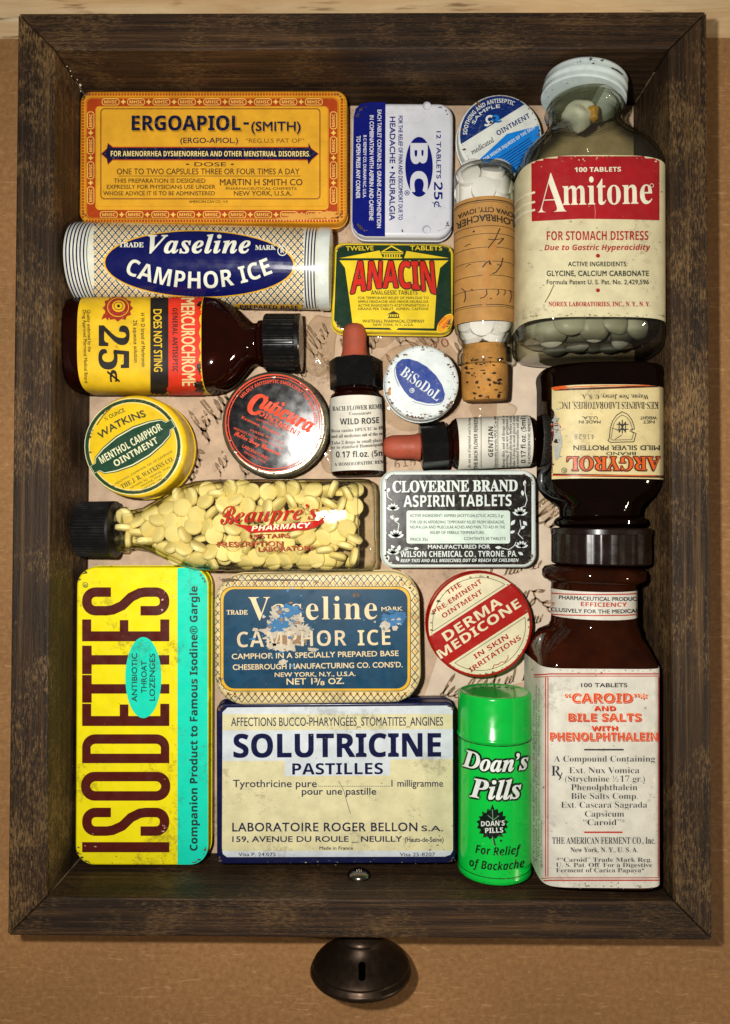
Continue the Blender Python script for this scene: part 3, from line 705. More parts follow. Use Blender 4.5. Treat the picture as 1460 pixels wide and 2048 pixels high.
for s, y in (('FOR TEMPORARY RELIEF OF PAIN DUE TO', 598.5), ('SIMPLE HEADACHE AND MINOR NEURALGIA', 606), ('ACTIVE INGREDIENTS-ACETOPHENETIDIN 3', 613.5), ('GRAINS PER TABLET, ASPIRIN, CAFFEINE', 620.5)): text(lid, S, s, (716, y), (857, y), 5, AI, 'sans', 0.014)
poly(lid, S, [(787, 622), (800, 629), (774, 629)], AI, 3); bar(lid, S, 776, 634, 799, 636.5, AI, 3)
for i in range(5): bar(lid, S, 778 + i * 4.5, 629.5, 780 + i * 4.5, 634, AI, 3)
text(lid, S, 'WHITEHALL PHARMACAL COMPANY', (725, 645.5), (849, 645.5), 6, AI, 'sans', 0.016); text(lid, S, 'NEW YORK, N.Y., U.S.A.', (746, 652), (827, 652), 4.5, AI, 'sans', 0.014)
poly(lid, S, ell(890, 647, 23, 11, -52, 28), AY, 3); poly(lid, S, ell(890, 647, 21, 9.5, -52, 28), AO, 4)
text(lid, S, 'PRESS', (879, 652), (893, 636), 6, AR, 'sb', 0, 5); text(lid, S, 'HERE', (887, 658), (900, 644), 6, AR, 'sb', 0, 5)
fin()

# 5 black and white aspirin tin
CW = pm('#d3dcd6', 0.28, ('#8f8f84', 0.12, 260.0), var=0.08, coat=0.4); CB = pm('#17120f', 0.27, coat=0.4); CP = pm('#cfe0d2', 0.3); CI = pm('#3d4640', 0.4)
root, lid, S, fin = tin('hinged_tin', 'black and white hinged tin edged with white flowers, right of the yellow tablet bottle', 'tin', [(765, 941), (1070, 940), (1076, 1135), (760, 1136)], 18, 5.3, 27, CW, pm('#b9beb8', 0.35, ('#5a5040', 0.4, 240.0)), 5.0, 1.5)
poly(lid, S, [rrect(772, 949, 1063, 1129, 17)], CB, 2)
text(lid, S, 'CLOVERINE BRAND', (785.5, 984.5), (1035, 982), 22, CW, 'serif', 0.015); text(lid, S, 'ASPIRIN TABLETS', (807, 1014), (1023, 1012), 23, CW, 'sb', 0.0)
poly(lid, S, rrect(813, 1021, 1020, 1087, 5), CP, 3)
for s, a, b, y in (('ACTIVE INGREDIENT: ASPIRIN (ACETYLSALICYLIC ACID), 5 gr.', 819.5, 1008.5, 1034), ('FOR USE IN AFFORDING TEMPORARY RELIEF FROM HEADACHE,', 820, 1009, 1047), ('NEURALGIA AND MUSCULAR ACHES AND PAIN. TO AID IN THE', 820, 1010, 1057), ('RELIEF OF FEBRILE TEMPERATURE.', 860.5, 969, 1068), ('PRICE 35c', 821, 856, 1081.5), ('CONTENTS 30 TABLETS', 928, 1011, 1080)):
    text(lid, S, s, (a, y), (b, y), 5.8, CI, 'sans', 0.012, 4)
text(lid, S, 'MANUFACTURED FOR', (856, 1097.5), (980, 1097), 7.5, CW, 'sans', 0.022); text(lid, S, 'WILSON CHEMICAL CO., TYRONE, PA.', (801, 1114), (1034, 1113), 11.5, CW, 'sb', 0); text(lid, S, 'KEEP THIS AND ALL MEDICINES OUT OF REACH OF CHILDREN', (801, 1124.5), (1037, 1123.5), 6.5, CW, 'sbi', 0)
def leaf(cx, cy, l, w, a, k=3, m=None):
    p = []
    for i in range(9): t = i / 8; p.append((t * l, -w * math.sin(math.pi * t) / 2))
    for i in range(7, 0, -1): t = i / 8; p.append((t * l, w * math.sin(math.pi * t) / 2))
    c, s = math.cos(math.radians(a)), math.sin(math.radians(a)); poly(lid, S, [(cx + x * c - y * s, cy + x * s + y * c) for x, y in p], m or CW, k)
def flower(cx, cy, r, a0=-90, n=6):
    for i in range(n): leaf(cx, cy, r, r * .42, a0 - 70 + 140 * i / (n - 1), 3)
for f in ((786, 1020, 14), (792, 1075, 17), (786, 1108, 14)): flower(*f)
for f in ((1040, 1030, 16), (1043, 1095, 14)): flower(*f)
for a in ((775, 985, 10, 6, -70), (780, 1032, 12, 7, 30), (798, 1036, 10, 6, 150), (782, 1090, 13, 7, 50), (800, 1090, 13, 7, 110), (806, 1100, 14, 6, -20), (826, 1097, 12, 6, 0), (1048, 972, 12, 6, -80), (1046, 992, 12, 6, -100), (1030, 1040, 14, 7, 130), (1046, 1042, 12, 7, 50), (1030, 1062, 12, 6, 160), (1040, 1058, 12, 6, -30), (990, 1095, 13, 6, 0), (1036, 1104, 12, 6, 30), (776, 1110, 12, 6, 90), (792, 1112, 12, 6, 60)): leaf(*a)
for p in ([(774, 985), (776, 995), (784, 1000)], [(786, 1030), (790, 1042), (798, 1048), (796, 1060)], [(1050, 966), (1050, 985), (1054, 1000), (1050, 1012), (1040, 1016)], [(1040, 1040), (1042, 1055), (1036, 1068), (1046, 1078)], [(1003, 1096), (1018, 1099), (1028, 1092), (1032, 1084)], [(800, 1106), (812, 1096), (828, 1097)]): stroke(lid, S, p, 1.4, CW, 3)
fin()

# 6 yellow and turquoise long tin
IY = pm('#e9da10', 0.36, ('#8a8420', 0.30, 330.0), var=0.10, grime=0.45); IC = pm('#14d3b4', 0.36, ('#2f8f7c', 0.24, 330.0), var=0.08, grime=0.35); IB = pm('#4f150e', 0.36, ('#cfa098', 0.24, 260.0))
root, lid, S, fin = tin('hinged_tin', 'long yellow tin with a turquoise stripe and huge dark red sideways letters, bottom left', 'tin', [(152, 1134), (416, 1134), (418, 1731), (151, 1731)], 20, 5.4, 38, IY, pm('#b5a820', 0.4, ('#40381a', 0.5, 240.0)), 6.0, 0.9)
poly(lid, S, [(355, 1136)] + [(380 + 35 * math.sin(math.radians(a)), 1171 - 35 * math.cos(math.radians(a))) for a in range(0, 91, 9)] + [(380 + 36 * math.cos(math.radians(a)), 1693 + 36 * math.sin(math.radians(a))) for a in range(0, 91, 9)] + [(355, 1729)], IC, 1)
X0, X1 = 164.5, 338.7; TH = 19.0
def upl(y0, y1): # letter frame: a runs along the word (0..1), b from baseline to cap height
    return lambda a, b: (X1 + (X0 - X1) * b, y0 + (y1 - y0) * a)
def zy(v): return 1120 + v * .3125
def lstroke(fr, pts, w, closed=False): stroke(lid, S, [fr(*p) for p in pts], w, IB, 2, closed)
def lrect(a0, a1, b0, b1, fr): poly(lid, S, [fr(a0, b0), fr(a1, b0), fr(a1, b1), fr(a0, b1)], IB, 2)
fr = upl(zy(1870), zy(1805)); lrect(0, 1, 0, 1, fr)
def ring_letter(ya, yb, flat_start):
    f = rrect(X0 - 2, min(ya, yb), X1 + 2, max(ya, yb), 27, 8); i = rrect(X0 + 16, min(ya, yb) + TH, X1 - 16, max(ya, yb) - TH, 11, 8)
    if flat_start: # the D: square on the side where it starts
        lo = max(ya, yb); f = [(x, y) if y < lo - 28 else ((X0, lo) if x < 250 else (X1, lo)) for x, y in rrect(X0, min(ya, yb), X1, lo, 26, 8)]
        g_ = []; [g_.append(p) for p in f if p not in g_]; f = g_
        i2 = [(x, y) if y < lo - TH - 12 else ((X0 + 17, lo - TH) if x < 250 else (X1 - 17, lo - TH)) for x, y in i]; g_ = []; [g_.append(p) for p in i2 if p not in g_]; i = g_
    poly(lid, S, [f, i], IB, 2)
ring_letter(zy(1540), zy(1355), False); ring_letter(zy(1300), zy(1115), True)
def letS(ya, yb):
    L = abs(ya - yb); fr = upl(ya, yb); w = TH / L; h = TH / (X1 - X0); p = []
    def cor(ca, cb, ra, rb, t0, t1): return [(ca + ra * math.cos(math.radians(t0 + (t1 - t0) * i / 8)), cb + rb * math.sin(math.radians(t0 + (t1 - t0) * i / 8))) for i in range(9)]
    ra, rb = .30, .10
    p += [(1 - w / 2, .67), (1 - w / 2, .78)] + cor(1 - w / 2 - ra, 1 - h / 2 - rb, ra, rb, 0, 90) + cor(w / 2 + ra, 1 - h / 2 - rb, ra, rb, 90, 180)
    p += [(w / 2, .72), (w / 2 + .03, .65), (.35, .54), (.65, .44), (1 - w / 2 - .03, .34), (1 - w / 2, .27)]
    p += cor(1 - w / 2 - ra, h / 2 + rb, ra, rb, 0, -90) + cor(w / 2 + ra, h / 2 + rb, ra, rb, -90, -180) + [(w / 2, .33)]
    stroke(lid, S, [fr(*q) for q in p], TH, IB, 2)
letS(zy(1765), zy(1585)); letS(zy(355), zy(175))
def letE(ya, yb):
    fr = upl(ya, yb); w = TH / abs(ya - yb); h = TH / (X1 - X0); lrect(0, w * 1.05, 0, 1, fr); lrect(w * 1.05, 1, 0, h * .95, fr); lrect(w * 1.05, 1, 1 - h * .95, 1, fr); lrect(w * 1.05, .97, .47, .47 + h * .9, fr)
letE(zy(1062), zy(920)); letE(zy(520), zy(380))
def letT(ya, yb):
    fr = upl(ya, yb); w = TH / abs(ya - yb); h = TH / (X1 - X0); lrect(0, 1, 1 - h, 1, fr); lrect(.5 - w / 2, .5 + w / 2, 0, 1 - h, fr)
letT(zy(913), zy(736)); letT(zy(730), zy(548))
poly(lid, S, ell(287, 1355, 36, 81), IC, 4)
CI2 = pm('#15403a', 0.4)
text(lid, S, 'ANTIBIOTIC', (274.5, 1403), (274.5, 1306.5), 10.5, CI2, 'sans', 0.02, 5); text(lid, S, 'THROAT', (293.5, 1386), (293.5, 1321.5), 10.5, CI2, 'sans', 0.02, 5); text(lid, S, 'LOZENGES', (310, 1401), (310, 1307), 10.5, CI2, 'sans', 0.02, 5)
text(lid, S, 'Companion Product to Famous Isodine® Gargle', (395, 1701), (395, 1172.5), 15, pm('#123a34', 0.4), 'sb', 0.012, 3)
chips(lid, S, 330, 1190, 9, 12, 14, (pm('#caa09a', 0.5),), 4, 2.2, 5); chips(lid, S, 180, 1690, 12, 16, 9, (pm('#caa09a', 0.5),), 4, 2.0, 6); chips(lid, S, 327, 1652, 5, 8, 10, (pm('#caa09a', 0.5),), 4, 2.4, 7); chips(lid, S, 250, 1430, 70, 170, 40, (pm('#8a7a1a', 0.5),), 4.6, 1.3, 8); chips(lid, S, 320, 1718, 60, 6, 14, (pm('#5a5020', 0.5),), 4.6, 1.8, 9)
stroke(lid, S, ell(171, 1170, 5, n=16), 1.2, CI2, 3, True); text(lid, S, 'R', (174, 1173), (174, 1168), 6, CI2, 'sb', 0)
fin()

# 7 worn blue lattice tin
VC = pm('#d8c48e', 0.36, ('#7a5a34', 0.24, 240.0), grime=0.4); VB = pm('#0b3d58', 0.40, ('#5d8496', 0.10, 330.0), var=0.3, grime=0.12, spec=0.2); VG = pm('#d9a826', 0.34); VL = pm('#2e3f44', 0.4); VT = pm('#dcc69a', 0.36, ('#123f5f', 0.24, 260.0)); VO = pm('#dd9c3c', 0.4)
root, lid, S, fin = tin('hinged_tin', 'worn blue tin with a cream diamond lattice border, its paint chipped white', 'tin', [(428, 1149), (836, 1142), (846, 1405), (428, 1412)], 24, 6.0, 60, VC, pm('#8a8070', 0.4, ('#3a2c1c', 0.6, 200.0)), 7.0, 2.0)
def inside(x, y): # in the lid's outline
    xl = 421 + 2 * 0; x0, x1, y0, y1, r = 430, 838, 1149, 1407, 54
    dx = max(x0 + r - x, x - (x1 - r), 0); dy = max(y0 + r - y, y - (y1 - r), 0)
    return math.hypot(dx, dy) < r and x0 < x < x1 and y0 < y < y1
def lattice(mb_, S_, inn, out, x0, x1, y0, y1, step, w, mat, slope=1.25, dot=None):
    """crossing diagonals clipped to a region"""
    for sg in (1, -1):
        c = x0 - (y1 - y0)
        while c < x1 + (y1 - y0):
            run = []; n = int((y1 - y0) / 2.5)
            for i in range(n + 1):
                y = y0 + (y1 - y0) * i / n; x = c + sg * (y - (y0 + y1) / 2) / slope
                if inn(x, y) and not out(x, y): run.append((x, y))
                else:
                    if len(run) > 1: stroke(mb_, S_, [run[0], run[-1]] if not S_.curved else run[::2] + [run[-1]], w, mat, 2)
                    run = []
            if len(run) > 1: stroke(mb_, S_, [run[0], run[-1]] if not S_.curved else run[::2] + [run[-1]], w, mat, 2)
            c += step
lattice(lid, S, inside, lambda x, y: 440 < x < 822 and 1172 < y < 1383, 420, 846, 1142, 1412, 13.6, 1.5, VL)
for i in range(30):
    for j in range(16):
        x, y = 430 + 13.6 * i + (6.8 if j % 2 else 0), 1150 + j * 17 * .5 * 2
        if inside(x - 5, y - 5) and inside(x + 5, y + 5) and not (436 < x < 826 and 1168 < y < 1387): poly(lid, S, [(x, y - 4), (x + 3, y), (x, y + 4), (x - 3, y)], VO, 2)
poly(lid, S, rrect(440, 1172, 822, 1383, 26), VG, 3); stroke(lid, S, rrect(441, 1173, 821, 1382, 25), 1.4, VL, 4, True)
poly(lid, S, rrect(447, 1178, 815, 1377, 22), VB, 4)
text(lid, S, 'Vaseline', (497, 1240), (754, 1238), 46, VT, 'serif', -0.004, 5, track=0.05); text(lid, S, 'TRADE', (453.5, 1229), (495.5, 1229), 9, VT, 'serif', 0.01, 5); text(lid, S, 'MARK', (763, 1222), (805, 1221), 8, VT, 'sans', 0.01, 5)
text(lid, S, 'CAMPHOR', (474.6, 1294.5), (693, 1291), 31, VT, 'sb', -0.008, 5, track=0.03); text(lid, S, 'ICE', (716, 1291), (781, 1289.5), 31, VT, 'sb', -0.008, 5, track=0.03)
text(lid, S, 'CAMPHOR IN A SPECIALLY PREPARED BASE', (464, 1318), (797, 1311.5), 10.5, VT, 'sans', 0.016, 5); text(lid, S, 'CHESEBROUGH MANUFACTURING CO. CONS’D.', (466, 1339.5), (805, 1334), 10.5, VT, 'sans', 0.016, 5)
text(lid, S, 'NEW YORK, N.Y., U.S.A.', (549.7, 1353.5), (711, 1351.5), 8.5, VT, 'sans', 0.018, 5); text(lid, S, 'NET 1', (573.5, 1369), (625, 1368), 12, VT, 'sans', 0.02, 5); text(lid, S, '3', (628, 1364), (635, 1364), 8, VT, 'sans', 0.02, 5); text(lid, S, '/', (634, 1370), (641, 1370), 13, VT, 'sans', 0.01, 5); text(lid, S, '8', (641, 1370), (649, 1370), 8, VT, 'sans', 0.02, 5); text(lid, S, 'OZ.', (657, 1368), (688, 1367), 11.5, VT, 'sans', 0.02, 5)
rw = random.Random(11)
CHIP = pm('#b9ae9a', 0.5, ('#4a6a7c', 0.62, 230.0), var=.35); CHB = pm('#1f6a9c', 0.45, ('#a9b6ba', 0.5, 260.0), var=.35); CHT = pm('#8a6c4c', 0.5, ('#b9ae9a', 0.5, 300.0))
for a in ((567, 1268, 40, 30, CHIP, 6), (556, 1236, 20, 22, CHIP, 6), (598, 1262, 26, 14, CHIP, 6), (560, 1292, 26, 9, CHIP, 6), (578, 1222, 24, 12, CHB, 7), (558, 1250, 18, 16, CHB, 7), (596, 1240, 12, 10, CHIP, 8), (562, 1280, 16, 10, CHT, 7), (598, 1279, 14, 10, CHT, 7), (784, 1240, 24, 12, CHB, 6), (770, 1252, 10, 10, CHIP, 7), (800, 1232, 12, 10, CHB, 7), (566, 1324, 8, 6, CHIP, 6), (626, 1299, 10, 4, CHIP, 6), (790, 1256, 6, 5, CHIP, 7), (712, 1190, 7, 5, pm('#4a3a2c', 0.5), 6), (555, 1160, 60, 2.5, pm('#4a3520', 0.5), 5), (460, 1160, 22, 3, pm('#5a4126', 0.5), 5)):
    blotch(lid, S, a[0], a[1], a[2], a[3], a[4], a[5] + 0.3 * (int(a[0] * 7 + a[1]) % 11) / 11, seed=int(a[0] * 3 + a[1]))
chips(lid, S, 570, 1256, 30, 28, 90, (CHIP, CHIP, CHB, CHT), 8.2, 6, 1); chips(lid, S, 786, 1242, 16, 9, 26, (CHB, CHB, CHIP), 8.2, 5, 2); chips(lid, S, 630, 1280, 130, 70, 30, (CHT, CHB), 8.2, 1.6, 3); chips(lid, S, 560, 1163, 90, 6, 26, (pm('#5a4126', 0.5), CHT), 8.2, 3.5, 4)
text(lid, S, 'CAMPHOR', (474.6, 1294.5), (693, 1291), 31, pm('#c9b898', 0.4, ('#cfc6b4', 0.75, 190.0)), 'sb', -0.014, 9, track=0.03)
fin()

# 8 cream and navy flat box tin
SN = pm('#0d133c', 0.3, ('#7a7d90', 0.14, 330.0)); SC_ = pm('#d6cfa4', 0.36, ('#9c9468', 0.22, 230.0), grime=0.4); SW = pm('#ccd3d8', 0.34, ('#98968c', 0.14, 260.0), grime=0.3); SI = pm('#1b1d40', 0.36)
root, lid, S, fin = tin('hinged_tin', 'large cream tin with navy rim and navy French lettering, next to the green canister', 'tin', [(433, 1408), (910, 1404), (909, 1728), (433, 1728)], 22, 5.4, 14, SN, pm('#14183a', 0.35, ('#5a4a34', 0.4, 240.0)), 7.0, 0.8)
lab = [(455, 1415), (898, 1411), (905, 1416), (906, 1700), (901, 1709), (890, 1713), (454, 1714), (446, 1708), (444, 1696), (445, 1425)]
poly(lid, S, lab, SC_, 1)
poly(lid, S, [(455, 1415), (898, 1411), (905, 1416), (905.3, 1428), (445.3, 1428), (445.3, 1424)], SW, 2); poly(lid, S, [(445, 1461), (905.5, 1458), (905.6, 1518), (780, 1519), (780, 1551), (570, 1552), (570, 1521), (445, 1522)], SW, 2)
poly(lid, S, [(444.5, 1702), (905.5, 1701), (901, 1709), (890, 1713), (454, 1714), (446, 1708)], SW, 2)
text(lid, S, 'AFFECTIONS BUCCO-PHARYNGÉES_STOMATITES_ANGINES', (462.4, 1452), (886, 1451), 17, SI, 'sans', 0.004, 3)
text(lid, S, 'SOLUTRICINE', (467.6, 1514.5), (881.6, 1512.5), 46, SN, 'sb', 0.012, 3); text(lid, S, 'PASTILLES', (584.6, 1549), (766, 1548), 22.5, SN, 'sb', 0.0, 3)
text(lid, S, 'Tyrothricine pure', (466, 1574), (633.5, 1574), 14.5, SI, 'sans', 0.008, 3); text(lid, S, '.......................................', (637, 1573), (781, 1573), 10, SI, 'sans', 0.0, 3)
text(lid, S, '1 milligramme', (783, 1573), (886, 1573), 13.5, SI, 'sans', 0.008, 3); text(lid, S, 'pour une pastille', (604, 1589), (752, 1589), 13.5, SI, 'sans', 0.012, 3)
text(lid, S, 'LABORATOIRE ROGER BELLON', (465, 1662.5), (834.5, 1662), 17, SI, 'sans', 0.015, 3, track=0.04); text(lid, S, 'S.A.', (843, 1662), (886, 1662), 11, SI, 'sans', 0.018, 3)
text(lid, S, '159, AVENUE DU ROULE _ NEUILLY', (465, 1683.5), (804, 1683), 11, SI, 'sans', 0.018, 3); text(lid, S, '(Hauts-de-Seine)', (810, 1683.5), (887, 1683.5), 9.5, SI, 'sans', 0.014, 3)
text(lid, S, 'Made in France', (639, 1699), (706, 1699), 6.5, SI, 'sans', 0.012, 3); text(lid, S, 'Visa P. 24.075', (477, 1712), (551.5, 1712), 7, SI, 'sans', 0.01, 3); text(lid, S, 'Visa 25-8207', (799.5, 1712), (870, 1712), 7, SI, 'sans', 0.01, 3)
chips(lid, S, 670, 1560, 140, 90, 60, (pm('#8a8260', 0.5), pm('#6a6450', 0.5)), 4, 1.3, 10); chips(lid, S, 860, 1690, 22, 14, 22, (pm('#8a8260', 0.5),), 4, 2.0, 11); chips(lid, S, 700, 1722, 150, 3, 30, (pm('#9a9684', 0.5), pm('#5a4a34', 0.5)), 4, 1.8, 12)
stroke(lid, S, [(677, 1561), (688, 1582), (694, 1604), (701, 1627)], 0.9, SI, 3)
fin()

# ------------------------------------------------------------------ round tins
# 9 yellow and green ointment tin
WY = pm('#dcb818', 0.30, ('#8a7416', 0.16, 280.0), coat=0.4); WG = pm('#173f2a', 0.32, ('#5f7a50', 0.2, 300.0)); WW = pm('#d9d8b0', 0.35); WI = pm('#3a3a1a', 0.4)
root, lid, S, fin = tin('round_tin', 'round yellow ointment tin with a dark green diamond-shaped band, against the left wall', 'tin', rnd4(270, 892, 103), 28, 5.4, 103, WY, pm('#c9a81c', 0.34), 15.0, 2.2)
c = (266, 893)
poly(lid, S, [ell(*c, 95), ell(*c, 89)], WG, 1); stroke(lid, S, ell(*c, 87.5), 1.0, WW, 1, True); stroke(lid, S, ell(*c, 96.5), 1.2, WW, 1, True)
def rot(pts, c, a):
    s, k = math.sin(math.radians(a)), math.cos(math.radians(a)); return [(c[0] + x * k - y * s, c[1] + x * s + y * k) for x, y in pts]
lens = [(-95, 12), (-95, 2), (-86, 2), (-84, -10), (-60, -22), (-25, -30), (25, -30), (60, -22), (84, -10), (86, 2), (95, 2)]
full = lens + [(-x, -y) for x, y in lens]
full = [(-96, -8), (-84, -8), (-78, -17), (-55, -25), (-20, -31), (20, -31), (55, -25), (78, -17), (84, -8), (96, -8), (96, 8), (84, 8), (78, 17), (55, 25), (20, 31), (-20, 31), (-55, 25), (-78, 17), (-84, 8), (-96, 8)]
poly(lid, S, rot([(x * .985, y * 1.13) for x, y in full], c, -30), WG, 3); poly(lid, S, rot([(x * .975, y * 1.06) for x, y in full], c, -30), WW, 4); poly(lid, S, rot([(x * .965, y * .98) for x, y in full], c, -30), WG, 5)
text(lid, S, 'MENTHOL CAMPHOR', (204, 928), (326, 859), 15, WW, 'sb', 0.0, 6); text(lid, S, 'OINTMENT', (232, 934), (318, 885), 13, WW, 'sb', 0.0, 6)
text(lid, S, 'WATKINS', (201, 879), (293, 833), 14, WI, 'sans', 0.025, 3, sag=-5); text(lid, S, '½ OUNCE', (211, 842), (250.5, 823), 8, WI, 'sans', 0.008, 3)
text(lid, S, 'MENTHOL, CAMPHOR, OIL OF CAMPHOR', (232, 970), (346, 904), 4.2, WI, 'sans', 0.01, 3); text(lid, S, 'THE J. R. WATKINS CO.', (245, 978), (348.5, 921), 9, WI, 'serif', 0.0, 3)
text(lid, S, 'NEWARK, N.J.  MEMPHIS, TENN.', (262, 978), (342, 935), 4, WI, 'sans', 0.01, 3); text(lid, S, 'WINONA, MINN.', (283, 975), (325, 951), 4, WI, 'sans', 0.01, 3); text(lid, S, 'OAKLAND, CAL.', (285, 981), (326, 958), 4, WI, 'sans', 0.01, 3)
stroke(lid, S, [(226, 812), (206, 832), (194, 850)], 2.2, pm('#6a5210', 0.5), 3)
fin()

# 10 black and orange ointment tin in a bare metal rim
STEEL = pm('#8f8873', 0.30, ('#4a3c28', 0.5, 200.0), metal=0.85, grime=0.5); UB = pm('#0d0b0e', 0.15, ('#3d3a40', 0.10, 260.0), spec=0.22, grime=0.05); UO = pm('#d8431a', 0.5, ('#3a1a10', 0.2, 300.0), spec=0.15, grime=0.1)
root, lid, S, fin = tin('round_tin', 'round black tin with orange lettering and a tarnished silver rim, below the amber bottle neck', 'tin', rnd4(550, 850, 107), 23, 8.4, 107, STEEL, STEEL, 7.0, 2.0, tiltv=(4.3, 1.0))
c = (548, 846)
poly(lid, S, ell(*c, 98), UO, 1); poly(lid, S, ell(*c, 95.5), UB, 2); stroke(lid, S, ell(*c, 91.5), 1.8, UO, 3, True)
text(lid, S, 'MILDLY ANTISEPTIC EMOLLIENT FOR SKIN AND SCALP', None, None, 6.5, UO, 'sb', 0, 3, arc=(548, 846, 80, 142, -18))
text(lid, S, 'C', (493, 822), (520, 833), 40, UO, 'bi', 0.03, 3); text(lid, S, 'uticura', (519, 815), (619, 866), 30, UO, 'bi', 0.022, 3)
text(lid, S, 'OINTMENT', (516, 829), (599, 874), 10.5, UO, 'sb', 0, 3)
for s, a, b, h, f in (('EXTERNAL USE', (513, 840), (560, 858), 4, 'sans'), ('Eczema, Pimples', (482, 836), (560, 872), 5, 'serif'), ('1 OZ AVOIRDUPOIS', (535, 842), (585, 868), 4, 'sans'), ('MADE IN U.S.A.', (500, 862), (570, 890), 4.5, 'sans'), ('PREPARED IN THE LABORATORIES OF', (467, 858), (566, 900), 4.2, 'sans'), ('Potter Drug Chemical', (468, 870), (560, 912), 9, 'script'), ('LABORATORIES', (484, 894), (536, 921), 6, 'sans'), ('MALDEN, MASS.', (488, 906), (530, 927), 4.5, 'sans')):
    text(lid, S, s, a, b, h, UO, f, 0.01 if f != 'script' else 0.014, 3)
fin()

# 11 white crimped lid tin with a blue shield
BW = pm('#cdd5d4', 0.30, ('#7a4a24', 0.15, 200.0), grime=0.35, coat=0.3); BB = pm('#123484', 0.3, coat=0.4)
root, lid, S, fin = tin('round_tin', 'small round white tin with a chipped rusty edge and a slanted blue shield', 'tin', rnd4(843, 765, 75), 27, 5.4, 75, BW, pm('#77705f', 0.4, ('#3a2c1c', 0.5, 200.0)), 8.0, 1.7, tiltv=(2, -1))
sh = [(525, 960), (538, 922), (570, 898), (620, 896), (680, 914), (745, 952), (805, 1010), (848, 1075), (868, 1140), (862, 1178), (838, 1200), (800, 1208), (745, 1206), (670, 1188), (620, 1160), (585, 1120), (552, 1065), (530, 1010)]
shp = [(640 + x * .2877, 460 + y * .2877) for x, y in sh]
stroke(lid, S, [(640 + (x - 4) * .2877 - 1, 460 + (y + 8) * .2877 + 1) for x, y in sh], 1.0, BB, 1, True); poly(lid, S, [(797.5, 772), (806, 800), (830, 807)], BW, 2)
poly(lid, S, shp, BB, 3)
text(lid, S, 'BiSoDoL', (799, 749), (874, 803), 21, BW, 'serif', -0.004, 4); stroke(lid, S, ell(824, 781, 4.4, n=16), 1.1, BW, 4, True); text(lid, S, 'R', (822, 782.5), (826.5, 784.5), 5, BW, 'sb', 0, 4)
CHP = pm('#5a3a22', 0.6)
r_ = random.Random(31)
for i in range(64):
    t = math.radians(r_.choice((r_.uniform(0, 360), r_.uniform(200, 330)))); q = 72.5 - abs(r_.gauss(0, 1.6)); z = r_.uniform(.6, 2.6)
    blotch(lid, S, 843 + q * math.cos(t), 765 - q * math.sin(t), z * r_.uniform(.7, 1.6), z * r_.uniform(.6, 1.2), CHP, 2 + i * .01, 0, .6, i)
blotch(lid, S, 779, 783, 3.5, 8, pm('#b27a3c', 0.5), 2, seed=5)
fin()

# 12 red and cream ointment tin
DR = pm('#a81c14', 0.26, ('#d8a898', 0.10, 320.0), coat=0.5); DC = pm('#ddd5b0', 0.3, ('#a89c70', 0.15, 260.0), coat=0.4); DI = pm('#3a3024', 0.4)
root, lid, S, fin = tin('round_tin', 'round red and cream ointment tin with a slanted red band, above the green canister', 'tin', rnd4(960, 1250, 106), 19, 5.4, 106, DR, pm('#6a3a2c', 0.4, ('#2a2018', 0.5, 200.0)), 7.0, 1.4)
c = (960, 1250)
A = 33
def seg(r, d, up):
    t = math.degrees(math.acos(d / r)); base = 90 + A if up else 270 + A
    return chordseg(c, r, base - t, base + t, 30)
for r, d, up in ((103, 36, True), (99, 31, False)):
    poly(lid, S, seg(r, d, up), DC, 1); stroke(lid, S, seg(r - 8, d + 5, up), 1.1, DI, 2, True)
for s, a, b, h in (('THE', (896, 1190), (924, 1172), 9.5), ('PRE-EMINENT', (869, 1229), (965, 1165), 9.5), ('OINTMENT', (887, 1237), (966, 1186), 9.5), ('IN SKIN', (951, 1318.5), (1018, 1276), 10), ('IRRITATIONS', (942, 1345), (1043, 1278), 10)): text(lid, S, s, a, b, h, DR, 'sb', 0.0, 2)
text(lid, S, 'DERMA', (893, 1283), (1006, 1209), 19, DC, 'sb', 0.005, 2); text(lid, S, 'MEDICONE', (882, 1318), (1043, 1212), 18, DC, 'sb', 0.005, 2)
sw = [(985, 1338), (988, 1330), (996, 1329), (1002, 1324), (1010, 1324), (1016, 1316), (1016, 1310)]
stroke(lid, S, sw, 1.6, DR, 2)
fin()

# ------------------------------------------------------------------ canisters
def top_rows(st, lo, hi):
    return [s for s in st if lo <= s <= hi]
# 13 white, blue and yellow tube
TW = pm('#dbdccb', 0.22, ('#8f8f84', 0.10, 280.0), coat=0.8, bump=0.03); TB = pm('#0d1250', 0.22, ('#b9bfd4', 0.08, 420.0), coat=0.5); TG = pm('#e2ae2c', 0.26, coat=0.4); TL = pm('#1c2438', 0.3, coat=0.4); TY = pm('#e0a62c', 0.3, coat=0.4)
zc = 21.6; ctr = at(395, 533, zc * MMT)
root = thing('ointment_tube', 'white cylindrical tube with a blue oval and fine lattice, under the gold tin', 'tube', (ctr.x, ctr.y, 0.0052))
Y = lambda x: 526 + (x - 130) * 0.0255
ts = lambda x, hw: St(719 + (x - 719) * .965, Y(x), zc, zc, hw, None)
body = MB(); loft(body, [ts(134, 60), ts(134.6, 70), ts(137, 76), ts(143, 78.2), ts(154, 78.6), ts(634, 78.6), ts(635, 77.5), ts(638, 77.5)], TW, 72)
for x in (142, 149, 156, 163, 170, 177): loft(body, [ts(x, 78.6), ts(x + 2.8, 78.6)], TB, 72, False, False, grow=0.00007)
for x in (184,): loft(body, [ts(x, 78.6), ts(x + 1.4, 78.6)], TL, 72, False, False, grow=0.00007)
for x in (612, 618, 624, 630): loft(body, [ts(x, 78.6), ts(x + 2.6, 78.6)], TB, 72, False, False, grow=0.00007)
S = Skin(body.bvh())
